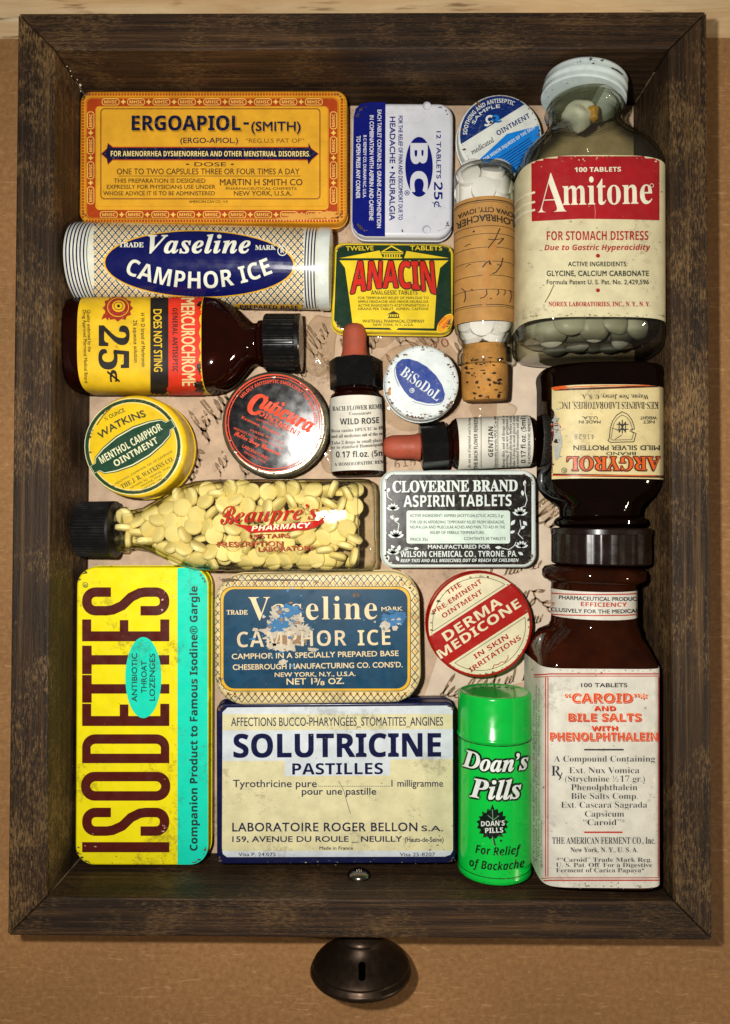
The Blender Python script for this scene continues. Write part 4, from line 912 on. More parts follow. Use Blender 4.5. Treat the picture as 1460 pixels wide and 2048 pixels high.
inel = lambda x, y: ((x - 399) / 190) ** 2 + ((y - 528) / 65) ** 2 < 1
lattice(body, S, lambda x, y: 187 < x < 608, inel, 187, 608, 440, 632, 13.5, 1.7, TL, 1.15)
lattice(body, S, lambda x, y: 187 < x < 608, inel, 180.25, 608, 440, 632, 13.5, 1.3, TY, 1.15)
poly(body, S, ell(399, 528, 192, 66.5, 1), TG, 4); poly(body, S, ell(399, 528, 188, 63.5, 1), TB, 6)
text(body, S, 'Vaseline', (297, 507), (501, 507), 34, TW, 'bi', 0.012, 8, track=0.03); text(body, S, 'TRADE', (239, 495.5), (288, 496), 9, TW, 'serif', 0.012, 8); text(body, S, 'MARK', (511, 501), (552, 501), 8.5, TW, 'serif', 0.012, 8)
stroke(body, S, ell(565, 503, 9, n=20), 1.8, TW, 8, True); text(body, S, 'R', (561.5, 507.5), (569, 507.5), 9, TW, 'sb', 0, 8)
text(body, S, 'CAMPHOR ICE', None, None, 32, TW, 'sb', 0.0, 8, arc=(398, 189, 386, 247.5, 292.5))
poly(body, S, [(470, 606), (604, 608), (604, 616), (462, 616)], TG, 4); text(body, S, 'PREPARED BASE', (480, 614.5), (596, 616), 7, TB, 'sb', 0, 6)
body.build('tube_body', root)
cap = MB(); loft(cap, [ts(638.3, 79.8), ts(657, 79.8), ts(660, 78.5), ts(661, 75), ts(661.3, 60)], pm('#cfd6cf', 0.26, ('#5c4630', 0.16, 220.0), coat=0.4), 72); cap.build('cap', root)

# 14 bright green canister
GN = pm('#06c040', 0.20, ('#0a7a2c', 0.16, 260.0), var=0.08, coat=0.9, grime=0.15, bump=0.03); GD = pm('#0a3018', 0.3); GWH = pm('#e4eae2', 0.26, coat=0.4); GBK = pm('#0c1a12', 0.3)
zc = 21.2; xc = lambda y: 989.0 + (y - 1381) * 0.0
ds = lambda y, hw: St(xc(y), y, zc, zc, hw, None)
ctr = at(989, 1560, zc * MMT)
root = thing('pill_canister', 'bright green metal canister with a black maple leaf, standing out beside the square brown bottle', 'canister', (ctr.x, ctr.y, 0.0055))
cap = MB(); loft(cap, [ds(1382.4, 55), ds(1382.2, 64), ds(1381, 66), ds(1381, 69.5), ds(1382.5, 71.6), ds(1386, 72.2), ds(1460, 72.2), ds(1462, 73.6), ds(1465, 74.6), ds(1468, 74.2), ds(1469.4, 72.6), ds(1469.6, 70)], pm('#07b53d', 0.20, ('#0a7a2c', 0.2, 240.0), var=0.14, coat=0.8, bump=0.03), 72)
kS = Skin(cap.bvh())
for i, x in enumerate((950, 966, 983, 998, 1013, 1026)): poly(cap, kS, ell(x, 1373 + (1.5 if i in (0, 5) else 0), 5.0, 2.0, n=12), pm('#2fd060', 0.2, coat=0.5), 2)
cap.build('cap', root, sharp=50)
body = MB(); loft(body, [ds(1469.8, 71.2), ds(1726, 71.6), ds(1728, 72.4), ds(1735, 72.4), ds(1737, 71.0), ds(1737.5, 66)], GN, 72)
S = Skin(body.bvh())
def double(s, p0, p1, h, f, sag, k, shear=0.0):
    text(body, S, s, p0, p1, h, GBK, f, 0.075, k, sag=sag, shear=shear); text(body, S, s, p0, p1, h, GWH, f, 0.012, k + 3, sag=sag, shear=shear)
double('Doan’s', (927, 1531), (1054, 1536), 33, 'bi', 9, 2); double('Pills', (941, 1592), (1040, 1594), 37, 'bi', 5, 2)
lf = [(0, -46), (5, -33), (12, -36), (14, -26), (24, -31), (24, -20), (31, -20), (28, -12), (37, -8), (31, -2), (36, 5), (27, 8), (33, 17), (21, 18), (25, 26), (12, 24), (8, 30), (4, 27), (6, 38), (9, 44), (6, 45), (1, 38), (-1, 27), (-6, 31), (-11, 25), (-22, 27), (-20, 19), (-31, 18), (-27, 9), (-36, 6), (-31, -2), (-37, -8), (-28, -12), (-32, -19), (-23, -20), (-24, -30), (-14, -26), (-12, -36), (-5, -33)]
poly(body, S, [(985 + x * .86, 1650 + y * .92) for x, y in lf], GBK, 2)
for p in ([(985, 1618), (986, 1640)], [(986, 1638), (976, 1630)], [(986, 1640), (997, 1631)], [(985, 1672), (987, 1688)]): stroke(body, S, p, 1.2, pm('#79a886', 0.3), 4)
text(body, S, 'DOAN’S', (963, 1652), (1009, 1650), 10, GWH, 'sb', 0, 4); text(body, S, 'PILLS', (971, 1665.5), (1006, 1664), 10, GWH, 'sb', 0, 4)
poly(body, S, ell(1002, 1681, 2.4, n=10), GD, 2)
text(body, S, 'For Relief', (951, 1705), (1041, 1706), 16.5, GBK, 'sbi', 0, 2, sag=5); text(body, S, 'of Backache', (939, 1731), (1048, 1733), 16.5, GBK, 'sbi', 0, 2, sag=8)
chips(body, S, 985, 1600, 50, 90, 46, (pm('#0a8a30', 0.4), pm('#6fd08a', 0.4)), 6, 1.2, 41); chips(body, S, 985, 1752, 40, 8, 24, (pm('#2c3a24', 0.5),), 6, 1.4, 42); loft(body, [ds(1470.6, 71.3), ds(1472.4, 71.3)], GD, 72, False, False, grow=0.00006)
loft(body, [ds(1722.5, 71.6), ds(1724, 71.6)], GD, 72, False, False, grow=0.00008)
body.build('canister_body', root, sharp=50)

# ------------------------------------------------------------------ bottles
AMB = glass('amber_glass', '#70401f', '#2a0e05', 0.04, dust_haze=0.26, dcol='#4a1f0c', cap=0.2); AMBD = glass('dark_amber_glass', '#7e3a20', '#180804', 0.05, dust_haze=0.22, dcol='#360f05', cap=0.16); AMBK = glass('black_brown_glass', '#4a2010', '#0e0402', 0.05, dust_haze=0.2, dcol='#200b04', cap=0.12); CLR = glass('clear_glass', '#fdfdfb', '#c4c6bc', 0.025, bump=0.08, dust_haze=0.004, rim='#34362e'); CLRF = glass('flask_glass', '#fdfcf4', '#cfcaa0', 0.025, bump=0.15, dust_haze=0.008, rim='#3c3a20')
BLK = pm('#0d0c0c', 0.24, ('#5a5650', 0.10, 300.0), grime=0.3, coat=0.3); BLK2 = pm('#111010', 0.42, ('#2a2826', 0.1, 300.0), grime=0.2)
RUB = pm('#a04a34', 0.55, ('#8a3a26', 0.4, 200.0), grime=0.2)

# 15 brown antiseptic bottle with yellow and red label
zc = 20.5; B = lambda x, y, hw, hd, n=2.0: St(719 + (x - 719) * (.961 if x < 440 else .972), y, 23, zc, hw, hd, n)
ctr = at(330, 690, 0.02)
root = thing('antiseptic_bottle', 'brown glass bottle lying sideways with a yellow, black and red label', 'bottle', (ctr.x, ctr.y, 0.0052))
st = [B(117, 692, 74, 11, 3), B(120, 692, 85, 13.4, 3), B(127, 692, 92, 14.8, 3.2), B(140, 692, 93.5, 15, 3.4), B(408, 691, 93.5, 15, 3.4), B(428, 690, 91, 14.8, 3.2), B(448, 689, 84, 14, 2.9), B(466, 688, 72, 12.6, 2.5), B(480, 687, 58, 11, 2.2), B(492, 686, 46, 9.4, 2), B(500, 685, 41, None), B(508, 685, 41, None), B(512, 685, 46, None), B(518, 685, 47, None), B(522, 685, 45, None), B(524, 685, 38, None), B(530, 685, 37, None)]
g_ = MB(); loft(g_, st, AMBD, 72); g_.build('glass', root)
st2 = [(c_ , w_ - 0.0018, d_ - 0.0018, n_) for c_, w_, d_, n_ in st[2:9]]
lq = MB(); loft(lq, st2, pm('#4a140a', 0.3, grime=0), 48); lq.build('liquid', root)
LY = pm('#dcb41e', 0.5, ('#8f6f24', 0.26, 200.0), grime=0.5); LR = pm('#cf2f18', 0.5, ('#8c2012', 0.2, 220.0)); LK = pm('#1c1713', 0.5, ('#8a7440', 0.14, 300.0)); LP = pm('#d8c288', 0.5)
lb = MB(); loft(lb, [B(156, 692, 93.5, 15, 3.4), B(404, 691, 93.5, 15, 3.4)], LY, 96, False, False, -28, 208, grow=0.00014)
S = Skin(lb.bvh())
poly(lb, S, [(301, 585), (337, 585), (337, 772), (333, 776), (341, 800), (301, 796)], LK, 3)
poly(lb, S, [(336.5, 585), (406, 585), (406, 800), (341, 800), (333, 776), (336.5, 772)], LR, 2)
text(lb, S, 'MERCUROCHROME', (363, 598), (365, 770), 26, LP, 'sans', 0.014, 5); text(lb, S, 'GENERAL ANTISEPTIC', (345.5, 617), (346, 743), 10, LK, 'sb', 0, 5)
text(lb, S, 'DOES NOT STING', (307.5, 620), (309, 743), 16, LY, 'sans', 0.012, 5)
text(lb, S, '25', (199, 652), (199, 738), 59, LK, 'sbi', 0.012, 4); text(lb, S, '¢', (221, 740), (221, 763), 21, LK, 'sb', 0.022, 4)
text(lb, S, 'H W D brand of Merbromin', (282, 627), (284, 734), 7.5, LK, 'sans', 0.008, 4); text(lb, S, '2% aqueous solution', (267, 641), (269, 725), 7.5, LK, 'sans', 0.008, 4)
text(lb, S, 'Quality endorsed by the', (174.5, 621), (177, 704), 6.5, LK, 'sans', 0.008, 4); text(lb, S, 'Drug Approved Pharmacal Medical Board', (166, 621), (170, 765), 6.5, LK, 'sans', 0.008, 4)
star = []
for i in range(24): a = 2 * math.pi * i / 24; r_ = 30 if i % 2 == 0 else 25; star.append((236 + r_ * math.cos(a) * 1.02, 617 + r_ * math.sin(a) * .9))
poly(lb, S, star, pm('#9a2a1c', 0.5), 4); stroke(lb, S, ell(237, 616, 21, 18, n=28), 1.4, LY, 6, True); poly(lb, S, ell(238, 614, 13, 11), LY, 6); stroke(lb, S, ell(238, 614, 9, 7.5, n=20), 1.6, pm('#9a2a1c', 0.5), 8, True); poly(lb, S, ell(238, 614, 3, 3, n=10), LK, 8)
poly(lb, S, [(208, 628), (203, 640), (212, 636), (216, 642), (220, 630)], pm('#9a2a1c', 0.5), 3)
for a in ((404, 770, 14, 12), (402, 735, 7, 12), (405, 700, 5, 9), (403, 612, 8, 8)): blotch(lb, S, *a, pm('#180a07', 0.4), 7 + .02 * a[2], seed=a[1])
lb.build('label', root)
cp = MB(); cpst = lambda x, hw, a=1.0: (lambda q: (q[0], q[1], q[1], q[1], a))(St(x, 686, zc, zc, hw, None))
ribbed(cp, [cpst(531, 50, 0), cpst(531.2, 55, .2), cpst(534, 57.5), cpst(590, 57.5), cpst(593, 57.5, 0), cpst(600, 58, 0), cpst(603, 56, 0), cpst(604, 40, 0)], BLK, 40, 0.0005)
cp.build('screw_cap', root, sharp=28)

# 16 glass vial of white tablets with a cork
def vary(m, lo, hi):
    nt = m.node_tree; b = [n for n in nt.nodes if n.type == 'BSDF_PRINCIPLED'][0]; src = b.inputs['Base Color'].links[0].from_socket
    oi = N(nt, 'ShaderNodeObjectInfo'); r = ramp(nt, [(0.0, lo), (1.0, hi)]); nt.links.new(oi.outputs['Random'], r.inputs[0])
    nt.links.new(mixrgb(nt, 1.0, src, r.outputs[0], 'MULTIPLY'), b.inputs['Base Color']); return m
def disc_mesh(name, r, h, mat, dome=0.25):
    mb = MB(); lathe(mb, (0, 0, -h / 2), (0, 0, 1), [(0, r * .55), (h * dome * .55, r * .86), (h * dome, r * .985), (h * dome + .0001, r), (h * (1 - dome) - .0001, r), (h * (1 - dome), r * .985), (h * (1 - dome * .55), r * .86), (h, r * .55)], mat, 22)
    o = mb.build(name); me = o.data; bpy.data.objects.remove(o); return me
def put(me, name, loc, nrm, label, cat, group):
    o = bpy.data.objects.new(name, me); COL.objects.link(o); o.location = loc
    o.rotation_euler = Vector(nrm).to_track_quat('Z', 'Y').to_euler(); tag(o, label, cat, group); return o
zc0, zc1 = 26.5, 18.5
def vz(y): return zc0 + (zc1 - zc0) * (y - 322) / (805 - 322)
V_ = lambda y, hw: St(967 + (y - 322) * .006, y, vz(y), vz(y), hw, None)
ctr = at(968, 560, 0.02)
root = thing('tablet_vial', 'long clear glass vial with a stained tan handwritten label and a crumbling cork', 'vial', (ctr.x, ctr.y, 0.0065))
inner = lambda st_, t, a, b: [(c_, max(.001, w_ - t), max(.001, d_ - t), n_) for c_, w_, d_, n_ in st_[a:b]]
st = [V_(334, 24), V_(335, 40), V_(339, 52), V_(346, 58), V_(356, 59.5), V_(655, 60), V_(666, 58), V_(676, 51), V_(684, 46), V_(692, 45), V_(697, 47), V_(702, 53), V_(707, 54.5), V_(724, 54.5), V_(729, 53), V_(731, 48)]
g_ = MB(); loft(g_, st, CLR, 64, True, False); loft(g_, [V_(341, 30), V_(343, 44), V_(350, 52), V_(360, 54.5), V_(655, 55), V_(668, 51), V_(680, 45), V_(690, 42.6)], CLR, 64, True, False); g_.build('glass', root)
CK = pm('#b8823c', 0.8, ('#5a3414', 0.5, 150.0), var=0.4, grime=0.6, bump=0.9)
ck = MB(); loft(ck, [V_(690, 40), V_(692, 42.5), V_(730, 44), V_(732, 47), V_(770, 46.5), V_(796, 45), V_(801, 43), V_(803, 36)], CK, 48)
S = Skin(ck.bvh()); r_ = random.Random(4)
for i in range(44): blotch(ck, S, 968 + r_.uniform(-36, 36), r_.uniform(712, 796), r_.uniform(1.2, 4.5), r_.uniform(1.0, 3.2), pm('#2c1608', 0.8), 3 + i * .05, 16, .5, i)
ck.build('cork', root)
VP = pm('#b28346', 0.62, ('#8a4f1c', 0.36, 60.0), var=0.25, grime=0.5); VI = pm('#33261a', 0.6)
lb = MB(); loft(lb, [V_(401 + 12, 59.6), V_(652, 60)], VP, 80, False, False, -20, 200, grow=0.00014)
for y, w in ((420, 2.0), (424, .8), (470, 1.1), (485, 1.1), (511, 1.1), (538, 1.1), (565, 1.1), (592, 1.1), (621, 1.6), (625, .8)):
    loft(lb, [V_(y, 59.75), V_(y + w, 59.75)], VI, 80, False, False, 4, 176, grow=0.00022)
S = Skin(lb.bvh())
text(lb, S, 'IOWA CITY, IOWA', (1027, 428), (917, 430), 9.5, VI, 'sans', 0.02, 4, sag=14); text(lb, S, 'LOHRBACHER', (1027, 442), (914, 447), 13, VI, 'sans', 0.022, 4, sag=15)
HS = pm('#2b211c', 0.6)
for p, w in (([(999, 457), (990, 478), (976, 497)], 2.0), ([(976, 479), (990, 480), (1006, 477)], 1.5), ([(1006, 478), (997, 487), (995, 489)], 2.2), ([(1005, 516), (1001, 532), (991, 545), (984, 548)], 1.8), ([(994, 529), (1001, 532)], 1.6), ([(965, 535), (972, 526), (979, 522), (981, 530)], 2.2), ([(979, 522), (978, 529)], 1.4), ([(972, 579), (974, 588), (968, 595), (960, 597)], 1.8), ([(924, 577), (931, 583), (932, 596), (929, 605)], 1.8), ([(995, 579), (997, 586), (993, 591)], 1.8), ([(1008, 581), (1010, 586), (1006, 591)], 1.6), ([(946, 464), (950, 463)], 3.0), ([(930, 494), (938, 489), (943, 489)], 1.2), ([(932, 535), (938, 530), (943, 529)], 1.2), ([(943, 579), (947, 581)], 2.0), ([(1019, 580), (1022, 592), (1018, 606)], 1.4), ([(980, 597), (983, 598)], 2.0)): stroke(lb, S, p, w, HS, 4)
for a in ((984, 496, 9, 14), (978, 528, 7, 18), (972, 560, 8, 18), (968, 600, 6, 16), (976, 510, 5, 16)): blotch(lb, S, *a, pm('#b27c3c', 0.6), 2 + a[0] * .0005, 24, .4, a[1])
lb.build('label', root)
TABW = vary(pm('#f0eeea', 0.6, var=0.08, grime=0.10), (0.86, 0.85, 0.83), (1.0, 1.0, 1.0))
me = disc_mesh('tablet', 0.0050, 0.0040, TABW, 0.10)
def in_tube(px_, py_, up):
    z = vz(py_) * MMT + up; return at(px_, py_, z)
for x, y, up, nr in ((938, 353, .0038, (-.30, .35, .88)), (985, 347, .0030, (.05, .80, .60)), (967, 380, .0064, (-.05, .05, 1)), (1002, 372, .0042, (.35, .30, .88)), (1004, 360, .0005, (.85, .2, .5)), (934, 386, .0030, (-.45, -.1, .88)), (1003, 398, .0034, (.4, -.2, .9)), (967, 410, .0050, (0, .5, .8)), (938, 408, .0028, (-.4, .2, .9)), (962, 346, -.0030, (.1, .9, .4)), (936, 370, -.0035, (-.8, .2, .5)), (1000, 340, -.0055, (.2, .4, .9)), (945, 340, -.0060, (-.2, .4, .9)), (968, 365, -.0030, (.2, .3, .9)),
                     (937, 643, .0022, (-.75, .2, .6)), (963, 648, .0058, (-.05, -.1, 1)), (999, 642, .0040, (.40, -.1, .9)), (985, 668, .0020, (.2, .75, .6)), (945, 668, .0005, (-.4, .6, .7)), (998, 664, -.001, (.6, .3, .7)), (960, 628, .0030, (0, .4, .9)), (990, 626, .0030, (.2, .4, .9))):
    put(me, 'tablet', in_tube(x, y, up), nr, 'white tablet inside the corked glass vial', 'tablet', 'white tablets in the corked vial')

# 17 clear flask of pale yellow tablets
zc = 19.4; F_ = lambda x, y, hw, hd, n=2.0: St(x, y, 22, zc, hw, hd, n)
ctr = at(480, 1052, 0.02)
root = thing('tablet_bottle', 'clear glass flask lying sideways with red script, full of pale yellow tablets, black cap', 'bottle', (ctr.x, ctr.y, 0.0052))
st = [F_(234, 1059, 38, None), F_(238, 1059, 46, None), F_(248, 1059, 46, None), F_(252, 1059, 41, None), F_(264, 1058, 39, 8.6), F_(285, 1057, 43, 9.2), F_(310, 1055, 55, 10.4, 2.2), F_(335, 1053, 68, 11.6, 2.5), F_(362, 1052, 81, 12.8, 2.9), F_(392, 1051, 89, 13.6, 3.2), F_(425, 1050, 91.5, 13.9, 3.6), F_(715, 1049, 92, 13.9, 3.6), F_(724, 1049, 92, 13.9, 3.6), F_(740, 1049, 90.5, 13.4, 3.4), F_(748, 1049, 85, 12, 3.2), F_(751, 1049, 74, 9.5, 3)]
g_ = MB(); loft(g_, st, CLRF, 80)
S = Skin(g_.bvh()); loft(g_, inner(st, .0013, 2, 11) + [F_(708, 1049, 86, 12.6, 3.6), F_(716, 1049, 82, 11.4, 3.4), F_(718, 1049, 70, 9, 3)], CLRF, 80)
BR = pm('#b01c14', 0.75, ('#d88a70', 0.14, 260.0), spec=0.2); BR2 = pm('#a03a28', 0.75, spec=0.2)
text(g_, S, 'B', (441, 1050), (470, 1047), 36, BR, 'script', 0.006, 4, shear=.1); text(g_, S, 'eaupre’s', (468, 1046), (634, 1038), 30, BR, 'bi', 0.0, 4, shear=.15)
poly(g_, S, [(466, 1048), (520, 1053), (600, 1045), (640, 1040), (650, 1030), (646, 1045), (632, 1054), (612, 1060), (500, 1066), (484, 1055)], BR, 2.5)
text(g_, S, 'PHARMACY', (503, 1062), (622, 1055), 10, pm('#e8d8b0', 0.4), 'sbi', 0, 4)
text(g_, S, 'UPSTAIRS', (499.5, 1078), (580.5, 1075), 8.5, BR2, 'sans', 0.02, 2); text(g_, S, 'PRESCRIPTION', (435, 1094), (566, 1092), 10, BR2, 'sans', 0.02, 2); text(g_, S, 'LABORATORY', (517, 1103), (628.6, 1100), 9, BR2, 'sans', 0.02, 2)
g_.build('glass', root)
cs = lambda x, hw, a=1.0: (lambda q: (q[0], q[1], q[1], q[1], a))(St(x, 1059, zc, zc, hw, None))
cp = MB(); ribbed(cp, [cs(160, 40, 0), cs(160.5, 52, .2), cs(164, 56), cs(226, 57), cs(229, 57, 0), cs(233, 56.5, 0), cs(233.4, 46, 0)], BLK2, 54, 0.0006); cp.build('screw_cap', root, sharp=28)
YT = vary(pm('#f8e8a8', 0.6, var=0.10, grime=0.05), (0.80, 0.78, 0.66), (1.05, 1.04, 1.0)); me = disc_mesh('tablet', 0.0038, 0.0028, YT, 0.22)
tr_ = random.Random(21); got = []
def flask_at(x):
    for a, b in zip(st, st[1:]):
        pass
    xs = [234, 238, 248, 252, 264, 285, 310, 335, 362, 392, 425, 715]
    for i in range(len(xs) - 1):
        if xs[i] <= x <= xs[i + 1]:
            t = (x - xs[i]) / (xs[i + 1] - xs[i]); a, b = st[i], st[i + 1]
            return a[0].lerp(b[0], t), a[1] + (b[1] - a[1]) * t, a[2] + (b[2] - a[2]) * t, a[3] + (b[3] - a[3]) * t
for layer, tries in ((0, 14000), (1, 9000)):
    for _ in range(tries):
        if len(got) >= (205 if layer == 0 else 298): break
        x = tr_.uniform(244, 710); c_, w_, d_, n_ = flask_at(x); m = 0.0030
        lat = tr_.uniform(-1, 1) * (w_ - m - .0006); env = (max(0.0, 1 - abs(lat / (w_ - .001)) ** n_)) ** (1 / n_) * (d_ - .001)
        up = (env - .0026 - tr_.uniform(0, .0022)) if layer == 0 else (env - .0072 - tr_.uniform(0, .003))
        if up < -env: continue
        p = c_ + Vector((0, lat, up))
        if all((p - q).length > (0.0047 if layer == 0 else 0.0054) for q in got):
            got.append(p)
            tl = .5 if layer == 0 else 1.2
            nr = Vector((tr_.gauss(0, tl), tr_.gauss(0, tl) + .5 * lat / w_, 1.0)) if tr_.random() < .72 else Vector((tr_.gauss(0, 1), tr_.gauss(0, 1), .25))
            put(me, 'tablet', p, nr, 'pale yellow tablet inside the clear glass flask', 'tablet', 'pale yellow tablets in the flask')

# 18 big clear bottle with the red and cream label
zc = 28.0; M_ = lambda y, hw, hd=None, n=2.0, x=1171: St(x, y, 28, zc, hw, hd, n)
ctr = at(1171, 500, 0.028)
root = thing('tablet_bottle', 'big clear glass bottle with a red and cream label and white metal cap', 'bottle', (ctr.x, ctr.y, 0.0062))
st = [M_(206, 60, None, 2, 1168), M_(208, 70, None, 2, 1168), M_(216, 71, None, 2, 1168), M_(219, 76, None, 2, 1168), M_(226, 78, None, 2, 1168), M_(232, 76, None, 2, 1168), M_(236, 71, None, 2, 1168), M_(254, 72, None, 2, 1168), M_(270, 80, 15.8, 2, 1168), M_(286, 98, 17.4, 2.2, 1169), M_(304, 118, 19.4, 2.5, 1170), M_(326, 133, 21.2, 2.9, 1170), M_(350, 140, 22, 3.3), M_(375, 141, 22, 3.5), M_(688, 141, 22, 3.5), M_(704, 139, 21.6, 3.4), M_(713, 133, 20, 3.2), M_(718, 122, 17, 3), M_(717, 104, 13, 3)]
TCG = glass('thick_clear_glass', '#f8f9f2', '#c2c3b8', 0.025, bump=0.20, dust_haze=0.008, rim='#2c2d26')
g_ = MB(); loft(g_, st, TCG, 84); loft(g_, inner(st, .0017, 1, 14) + [M_(664, 131, 19.8, 3.4), M_(678, 127, 18.6, 3.2), M_(686, 114, 15.5, 3)], TCG, 84); g_.build('glass', root)
AC = pm('#cfc6a0', 0.5, ('#a3966a', 0.22, 120.0), grime=0.45); AD = pm('#a01a20', 0.45, ('#c0504a', 0.2, 220.0)); AW = pm('#e2dcc4', 0.5); AK = pm('#26301f', 0.5)
lb = MB(); loft(lb, [M_(364, 141, 22, 3.5), M_(664, 141, 22, 3.5)], AC, 110, False, False, -14, 194, grow=0.00016)
S = Skin(lb.bvh())
poly(lb, S, [(1063, 300), (1318, 300), (1318, 441), (1250, 439), (1160, 438), (1064, 443)], AD, 2)
for dy in (0, 19, 35): stroke(lb, S, [(1071, 385 + dy), (1050, 391 + dy), (1036, 402 + dy), (1029, 414 + dy)], 4.2, pm('#ddd6b8', 0.5), 4)
text(lb, S, '100 TABLETS', (1149, 345), (1241, 344), 9, AW, 'sb', 0.008, 5)
text(lb, S, 'A', (1076.5, 427), (1133, 425), 79, AW, 'serif', -0.012, 5); text(lb, S, 'mitone', (1125, 411), (1303, 408), 55, AW, 'serif', 0.0, 5.5)
stroke(lb, S, ell(1302, 372, 3.6, n=14), 1.0, AW, 5, True)
text(lb, S, 'FOR STOMACH DISTRESS', (1093.7, 481), (1296, 480.5), 18, AD, 'sb', -0.004, 3); text(lb, S, 'Due to Gastric Hyperacidity', (1089, 501), (1300, 500.5), 11, AD, 'sbi', 0, 3)
poly(lb, S, ell(1195.5, 512, 4, n=16), AD, 3); poly(lb, S, ell(1195.5, 581, 4, n=16), AD, 3)
text(lb, S, 'ACTIVE INGREDIENTS:', (1136, 533), (1254, 533), 9, AK, 'sans', 0.02, 3, track=.05); text(lb, S, 'GLYCINE, CALCIUM CARBONATE', (1093.7, 552.5), (1296.6, 552.5), 10.5, AK, 'sans', 0.022, 3, track=.04); text(lb, S, 'Formula Patent U. S. Pat. No. 2,429,596', (1093.7, 569), (1296.6, 569), 9, AK, 'sans', 0.018, 3, track=.03)
chips(lb, S, 1180, 633, 90, 3, 60, (pm('#8a7c50', 0.6), pm('#6a5a38', 0.6)), 6, 2.4, 51); chips(lb, S, 1190, 318, 80, 3, 40, (pm('#8a4a40', 0.6), AC), 6, 2.0, 52); stroke(lb, S, [(1188, 410), (1190, 425), (1189, 439)], 1.4, pm('#c8786a', 0.6), 6, taper=True); stroke(lb, S, [(1108, 570), (1099, 590), (1090, 606)], 2.2, pm('#7a6c48', 0.6), 6, taper=True); chips(lb, S, 1180, 480, 80, 110, 40, (pm('#a89c70', 0.6),), 2, 2.6, 53); chips(lb, S, 1190, 375, 70, 40, 30, (pm('#b84a48', 0.5),), 3, 2.0, 54)
text(lb, S, 'NOREX LABORATORIES, INC., N. Y., N. Y.', (1097, 613), (1299, 613), 9, AD, 'serif', 0.008, 3)
lb.build('label', root)
cs = lambda y, hw: St(1166 + (203 - y) * .16, y, zc, zc, hw - 2.2, None)
CPW = pm('#cfdcd9', 0.28, ('#4a4a44', 0.12, 150.0), coat=0.4)
cp = MB(); loft(cp, [cs(163, 64), cs(162, 72), cs(163, 80), cs(167, 84), cs(171, 84.8), cs(178, 84.2), cs(180, 85.6), cs(186, 85.8), cs(188, 84.4), cs(193, 84.4), cs(197, 86.4), cs(201, 86.4), cs(203, 84.5), cs(203.5, 76)], CPW, 72); 
S = Skin(cp.bvh())
chips(cp, S, 1180, 124, 26, 3, 16, (pm('#4a4c46', 0.6),), 3, 3.0, 21); stroke(cp, S, [(1222, 137), (1232, 141), (1244, 150)], 3.4, pm('#2a2c28', 0.6), 5, taper=True); chips(cp, S, 1110, 170, 20, 14, 10, (pm('#7a5a3a', 0.6),), 3, 1.4, 22)
cp.build('screw_cap', root, sharp=40)
TG_ = vary(pm('#aaa79a', 0.45, var=0.08, grime=0.12), (0.62, 0.62, 0.60), (1.0, 1.0, 0.98)); me = disc_mesh('tablet', 0.0066, 0.0058, TG_, 0.42)
for x, y, z, nr in ((1102, 662, 34, (-.25, -.2, .95)), (1188, 652, 38, (.15, -.1, 1)), (1150, 676, 28, (-.5, -.6, .6)), (1244, 668, 33, (.6, -.3, .7)), (1272, 650, 35, (.5, .2, .8)), (1140, 640, 39, (-.1, .2, 1)), (1230, 640, 38, (.3, .3, .9)), (1228, 682, 24, (.3, -.8, .5)), (1074, 645, 30, (-.7, .1, .7)), (1190, 682, 22, (.1, -.8, .5)), (1110, 684, 22, (-.2, -.6, .7))):
    put(me, 'tablet', at(x, y, (z - 5.5) * MMT), nr, 'grey-white domed tablet inside the big red-labelled bottle', 'tablet', 'grey-white tablets in the big bottle')
r_ = random.Random(9)
def lump(mb, p, r, mat, sx=1, sy=1, sz=1, amp=.35, seed=0):
    q = random.Random(seed); ph = [Vector((q.gauss(0, 1), q.gauss(0, 1), q.gauss(0, 1))) for _ in range(7)]; vs = []; nu, nv = 24, 14
    for j in range(nv + 1):
        for i in range(nu):
            th = math.pi * j / nv; f = 2 * math.pi * i / nu; d = Vector((math.sin(th) * math.cos(f), math.sin(th) * math.sin(f), math.cos(th)))
            k = 1 + amp * sum(math.sin(3 * d.dot(h) + m) for m, h in enumerate(ph)) / 5
            vs.append(Vector(p) + Vector((d.x * sx, d.y * sy, d.z * sz)) * r * k)
    mb.add(vs, [[j * nu + i, (j + 1) * nu + i, (j + 1) * nu + (i + 1) % nu, j * nu + (i + 1) % nu] for j in range(nv) for i in range(nu)], mat, True)
mb = MB(); p = at(1156, 232, 0.032); lump(mb, p, 0.0062, pm('#d0d0c6', 0.8, var=.1), 1.0, .9, .9, .4, 3); p = at(1184, 226, 0.034); lump(mb, p, 0.0025, pm('#b98a2c', 0.4), 1, 1.3, 1, .4, 5)  # white lump put in for reflections in the neck, amber lump beside it
tag(mb.build('reflection_lump'), 'white lump standing in for reflections, with a yellow one, in the big clear bottle neck', 'cotton')

